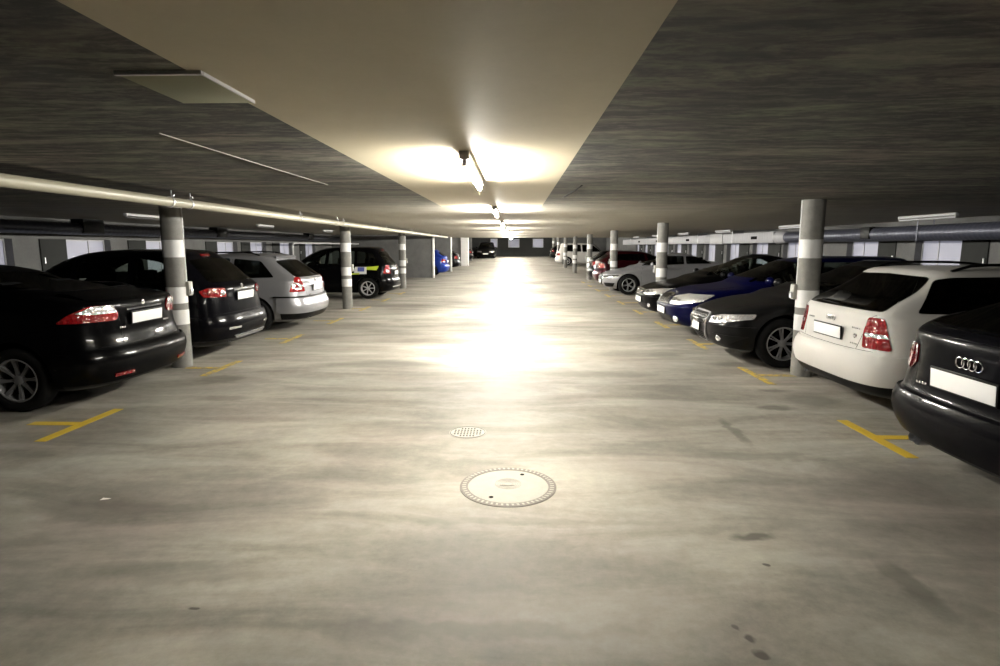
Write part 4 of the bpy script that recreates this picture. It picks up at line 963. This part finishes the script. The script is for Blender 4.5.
# ---- black high car with coloured stickers
def sticker_car():
    L = 4.3; c = Car('hatchback_car', L, estate_nodes(L, 1.78, 1.62, 1.02, .42, .95, .70), 1.02, M['p_black'], (.78, 3.35), .33,
        label='tall black hatchback with yellow and blue side stickers beside a striped pillar')
    c.side_glass([(.48, 1.12), (.62, 1.42), (1.12, 1.49), (1.12, 1.08)], 'glass_dark'); c.side_glass([(1.20, 1.07), (1.20, 1.50), (2.0, 1.51), (2.06, 1.05)]); c.side_glass([(2.14, 1.05), (2.08, 1.51), (2.4, 1.48), (3.0, 1.11), (3.02, 1.05)])
    c.end_glass('rear', [(0, 1.10), (.66, 1.10), (.57, 1.46), (0, 1.49)], 'glass_dark'); c.end_glass('front', [(0, 1.12), (.64, 1.12), (.54, 1.49), (0, 1.52)])
    for sg in (1, -1):
        t = c.patch('tail_light', 'rear', [('e', .58, .78), ('e', .58, 1.05), ('s', .24, 1.06), ('s', .30, .80)], M['red'], .014, 35, sg, rnd=.03)
        c.patch('clear_lens', 'rear', [('e', .64, .82), ('e', .64, .90), ('s', .22, .90), ('s', .22, .82)], M['lampclear'], .019, 35, sg, parent=t)
    for sg in (1,):
        a = c.patch('side_sticker', 'side', [(.48, .90), (.42, 1.03), (.98, .99), (.96, .92)], M['hiviz'], .004, 0, sg, rnd=.005, label='yellow green stripe sticker'); 
        c.patch('side_sticker', 'side', [(.80, .78), (.80, 1.0), (1.16, 1.0), (1.20, .78)], M['sticker_white'], .006, 0, sg, rnd=.005, label='white sticker with blue square'); c.patch('side_sticker', 'side', [(.87, .86), (.87, .99), (1.08, .99), (1.08, .86)], M['sticker_blue'], .009, 0, sg, rnd=.005, label='blue square sticker'); c.patch('side_sticker', 'side', [(1.02, .77), (1.02, .82), (1.42, .79), (1.38, .76)], M['hiviz'], .008, 0, sg, rnd=.005, label='thin yellow sticker tail')
    c.band('rear_bumper', .28, .64, c.paint, .03, 'rear', .42); c.band('front_bumper', .28, .6, c.paint, .02, 'front', .42); c.patch('chrome_strip', 'rear', [(-.6, .36), (.6, .36), (.6, .40), (-.6, .40)], M['chrome'], .045, rnd=.01)
    c.plate('rear', .80, .5, .11); c.plate('front', .45); c.round_badge('rear', 0, .98, .045); c.badge('rear', .4, .95, .2, .03); c.badge('rear', -.4, .95, .2, .03); c.seam('rear', [(-.7, .67), (.7, .67)])
    for sg in (1, -1): c.patch('headlight', 'front', [('e', .42, .64), ('e', .4, .76), ('s', L-.62, .80), ('s', L-.5, .68)], M['lampclear'], .012, 30, sg)
    c.brake_light(1.50, .12); c.mirrors(2.9, 1.05, c.paint); c.handles((1.3, 2.2), .93); c.finish((.35, L-1.2), spokes=7); return c
c = sticker_car(); c.put(-3.86, 19.0, -1)

# ---- smaller cars deep in the garage
def far_car(name, kind, L, Wd, H, p, label, red=True, glass='glass_dark', nose=.64, hoodx=1.1, rake=.5):
    belt = 1.0; nodes = estate_nodes(L, Wd, H, belt, rake, hoodx, nose) if kind == 'estate' else saloon_nodes(L, Wd, H, tail=1.02, dk=1.0)
    c = Car(name, L, nodes, belt, M[p], (.88, L-.95), .32, label=label)
    t = H-.13; a = .62 if kind == 'estate' else 1.1
    c.side_glass([(a, 1.09), (a+.3, t), (1.9, t+.01), (1.95, 1.06)], glass); c.side_glass([(2.05, 1.05), (2.0, t+.01), (L-hoodx-1.0, t-.01), (L-hoodx-.3, 1.09), (L-hoodx-.28, 1.05)], glass)
    c.end_glass('rear', [(0, 1.11), (.58, 1.11), (.5, t-.04), (0, t-.02)], glass); c.end_glass('front', [(0, 1.11), (.6, 1.11), (.5, t-.02), (0, t)], glass)
    for sg in (1, -1):
        c.patch('tail_light', 'rear', [('e', .50, .76), ('e', .50, .94), ('s', .30, .95), ('s', .34, .78)], M['red'], .014, 35, sg)
        c.patch('headlight', 'front', [('e', .36, .60), ('e', .34, .72), ('s', L-.62, .76), ('s', L-.45, .64)], M['lampclear'], .014, 33, sg)
    c.patch('grille', 'front', [(-.3, .6), (.3, .6), (.27, .70), (-.27, .70)], M['plastic'], .018)
    c.band('rear_bumper', .28, .60, c.paint, .026, 'rear', .45); c.band('front_bumper', .28, .58, c.paint, .02, 'front', .45)
    c.plate('rear', .80); c.plate('front', .45); c.mirrors(L-hoodx-.35, 1.0, c.paint)
    c.finish((.5, L-hoodx-.15), spokes=6); return c
c = far_car('hatchback_car', 'estate', 4.2, 1.76, 1.46, 'p_darkred', 'dark red car tail out just beyond the silver saloon on the right'); c.put(3.25, 24.3, 1)
c = far_car('hatchback_car', 'estate', 4.2, 1.76, 1.45, 'p_black', 'small dark car tail glimpsed behind the fourth striped pillar on the right'); c.put(3.35, 27.1, 1)
c = far_car('van_car', 'estate', 4.75, 1.85, 1.72, 'p_white', 'pale silver people carrier tail out deep in the right row', rake=.35, hoodx=.95); c.root.name = 'people_carrier'; c.put(3.15, 46.4, 1)
c = far_car('hatchback_car', 'estate', 4.2, 1.76, 1.5, 'p_black', 'dark car deep in the right row past the pale people carrier'); c.put(3.2, 54.6, 1)
c = far_car('hatchback_car', 'estate', 4.2, 1.76, 1.46, 'p_bright_blue', 'bright blue car tail out behind the first partition wall', rake=.5); c.put(-3.75, 32.7, -1)
c = far_car('hatchback_car', 'estate', 4.2, 1.76, 1.46, 'p_black', 'dark car tail out between second partition wall and white pier', rake=.5); c.put(-3.85, 40.6, -1)
c = far_car('hatchback_car', 'estate', 4.2, 1.76, 1.46, 'p_black2', 'dark car tail barely showing in the last bay before the far wall', rake=.5); c.put(-3.75, 52.0, -1)
c = far_car('hatchback_car', 'estate', 4.2, 1.82, 1.62, 'p_black', 'black car facing the aisle with bright headlights against the dark far wall', rake=.4); c.root.location = (-2.95, 61.8, zf(58)); c.root.rotation_euler.z = -PI/2
c.root.rotation_euler.x = 0
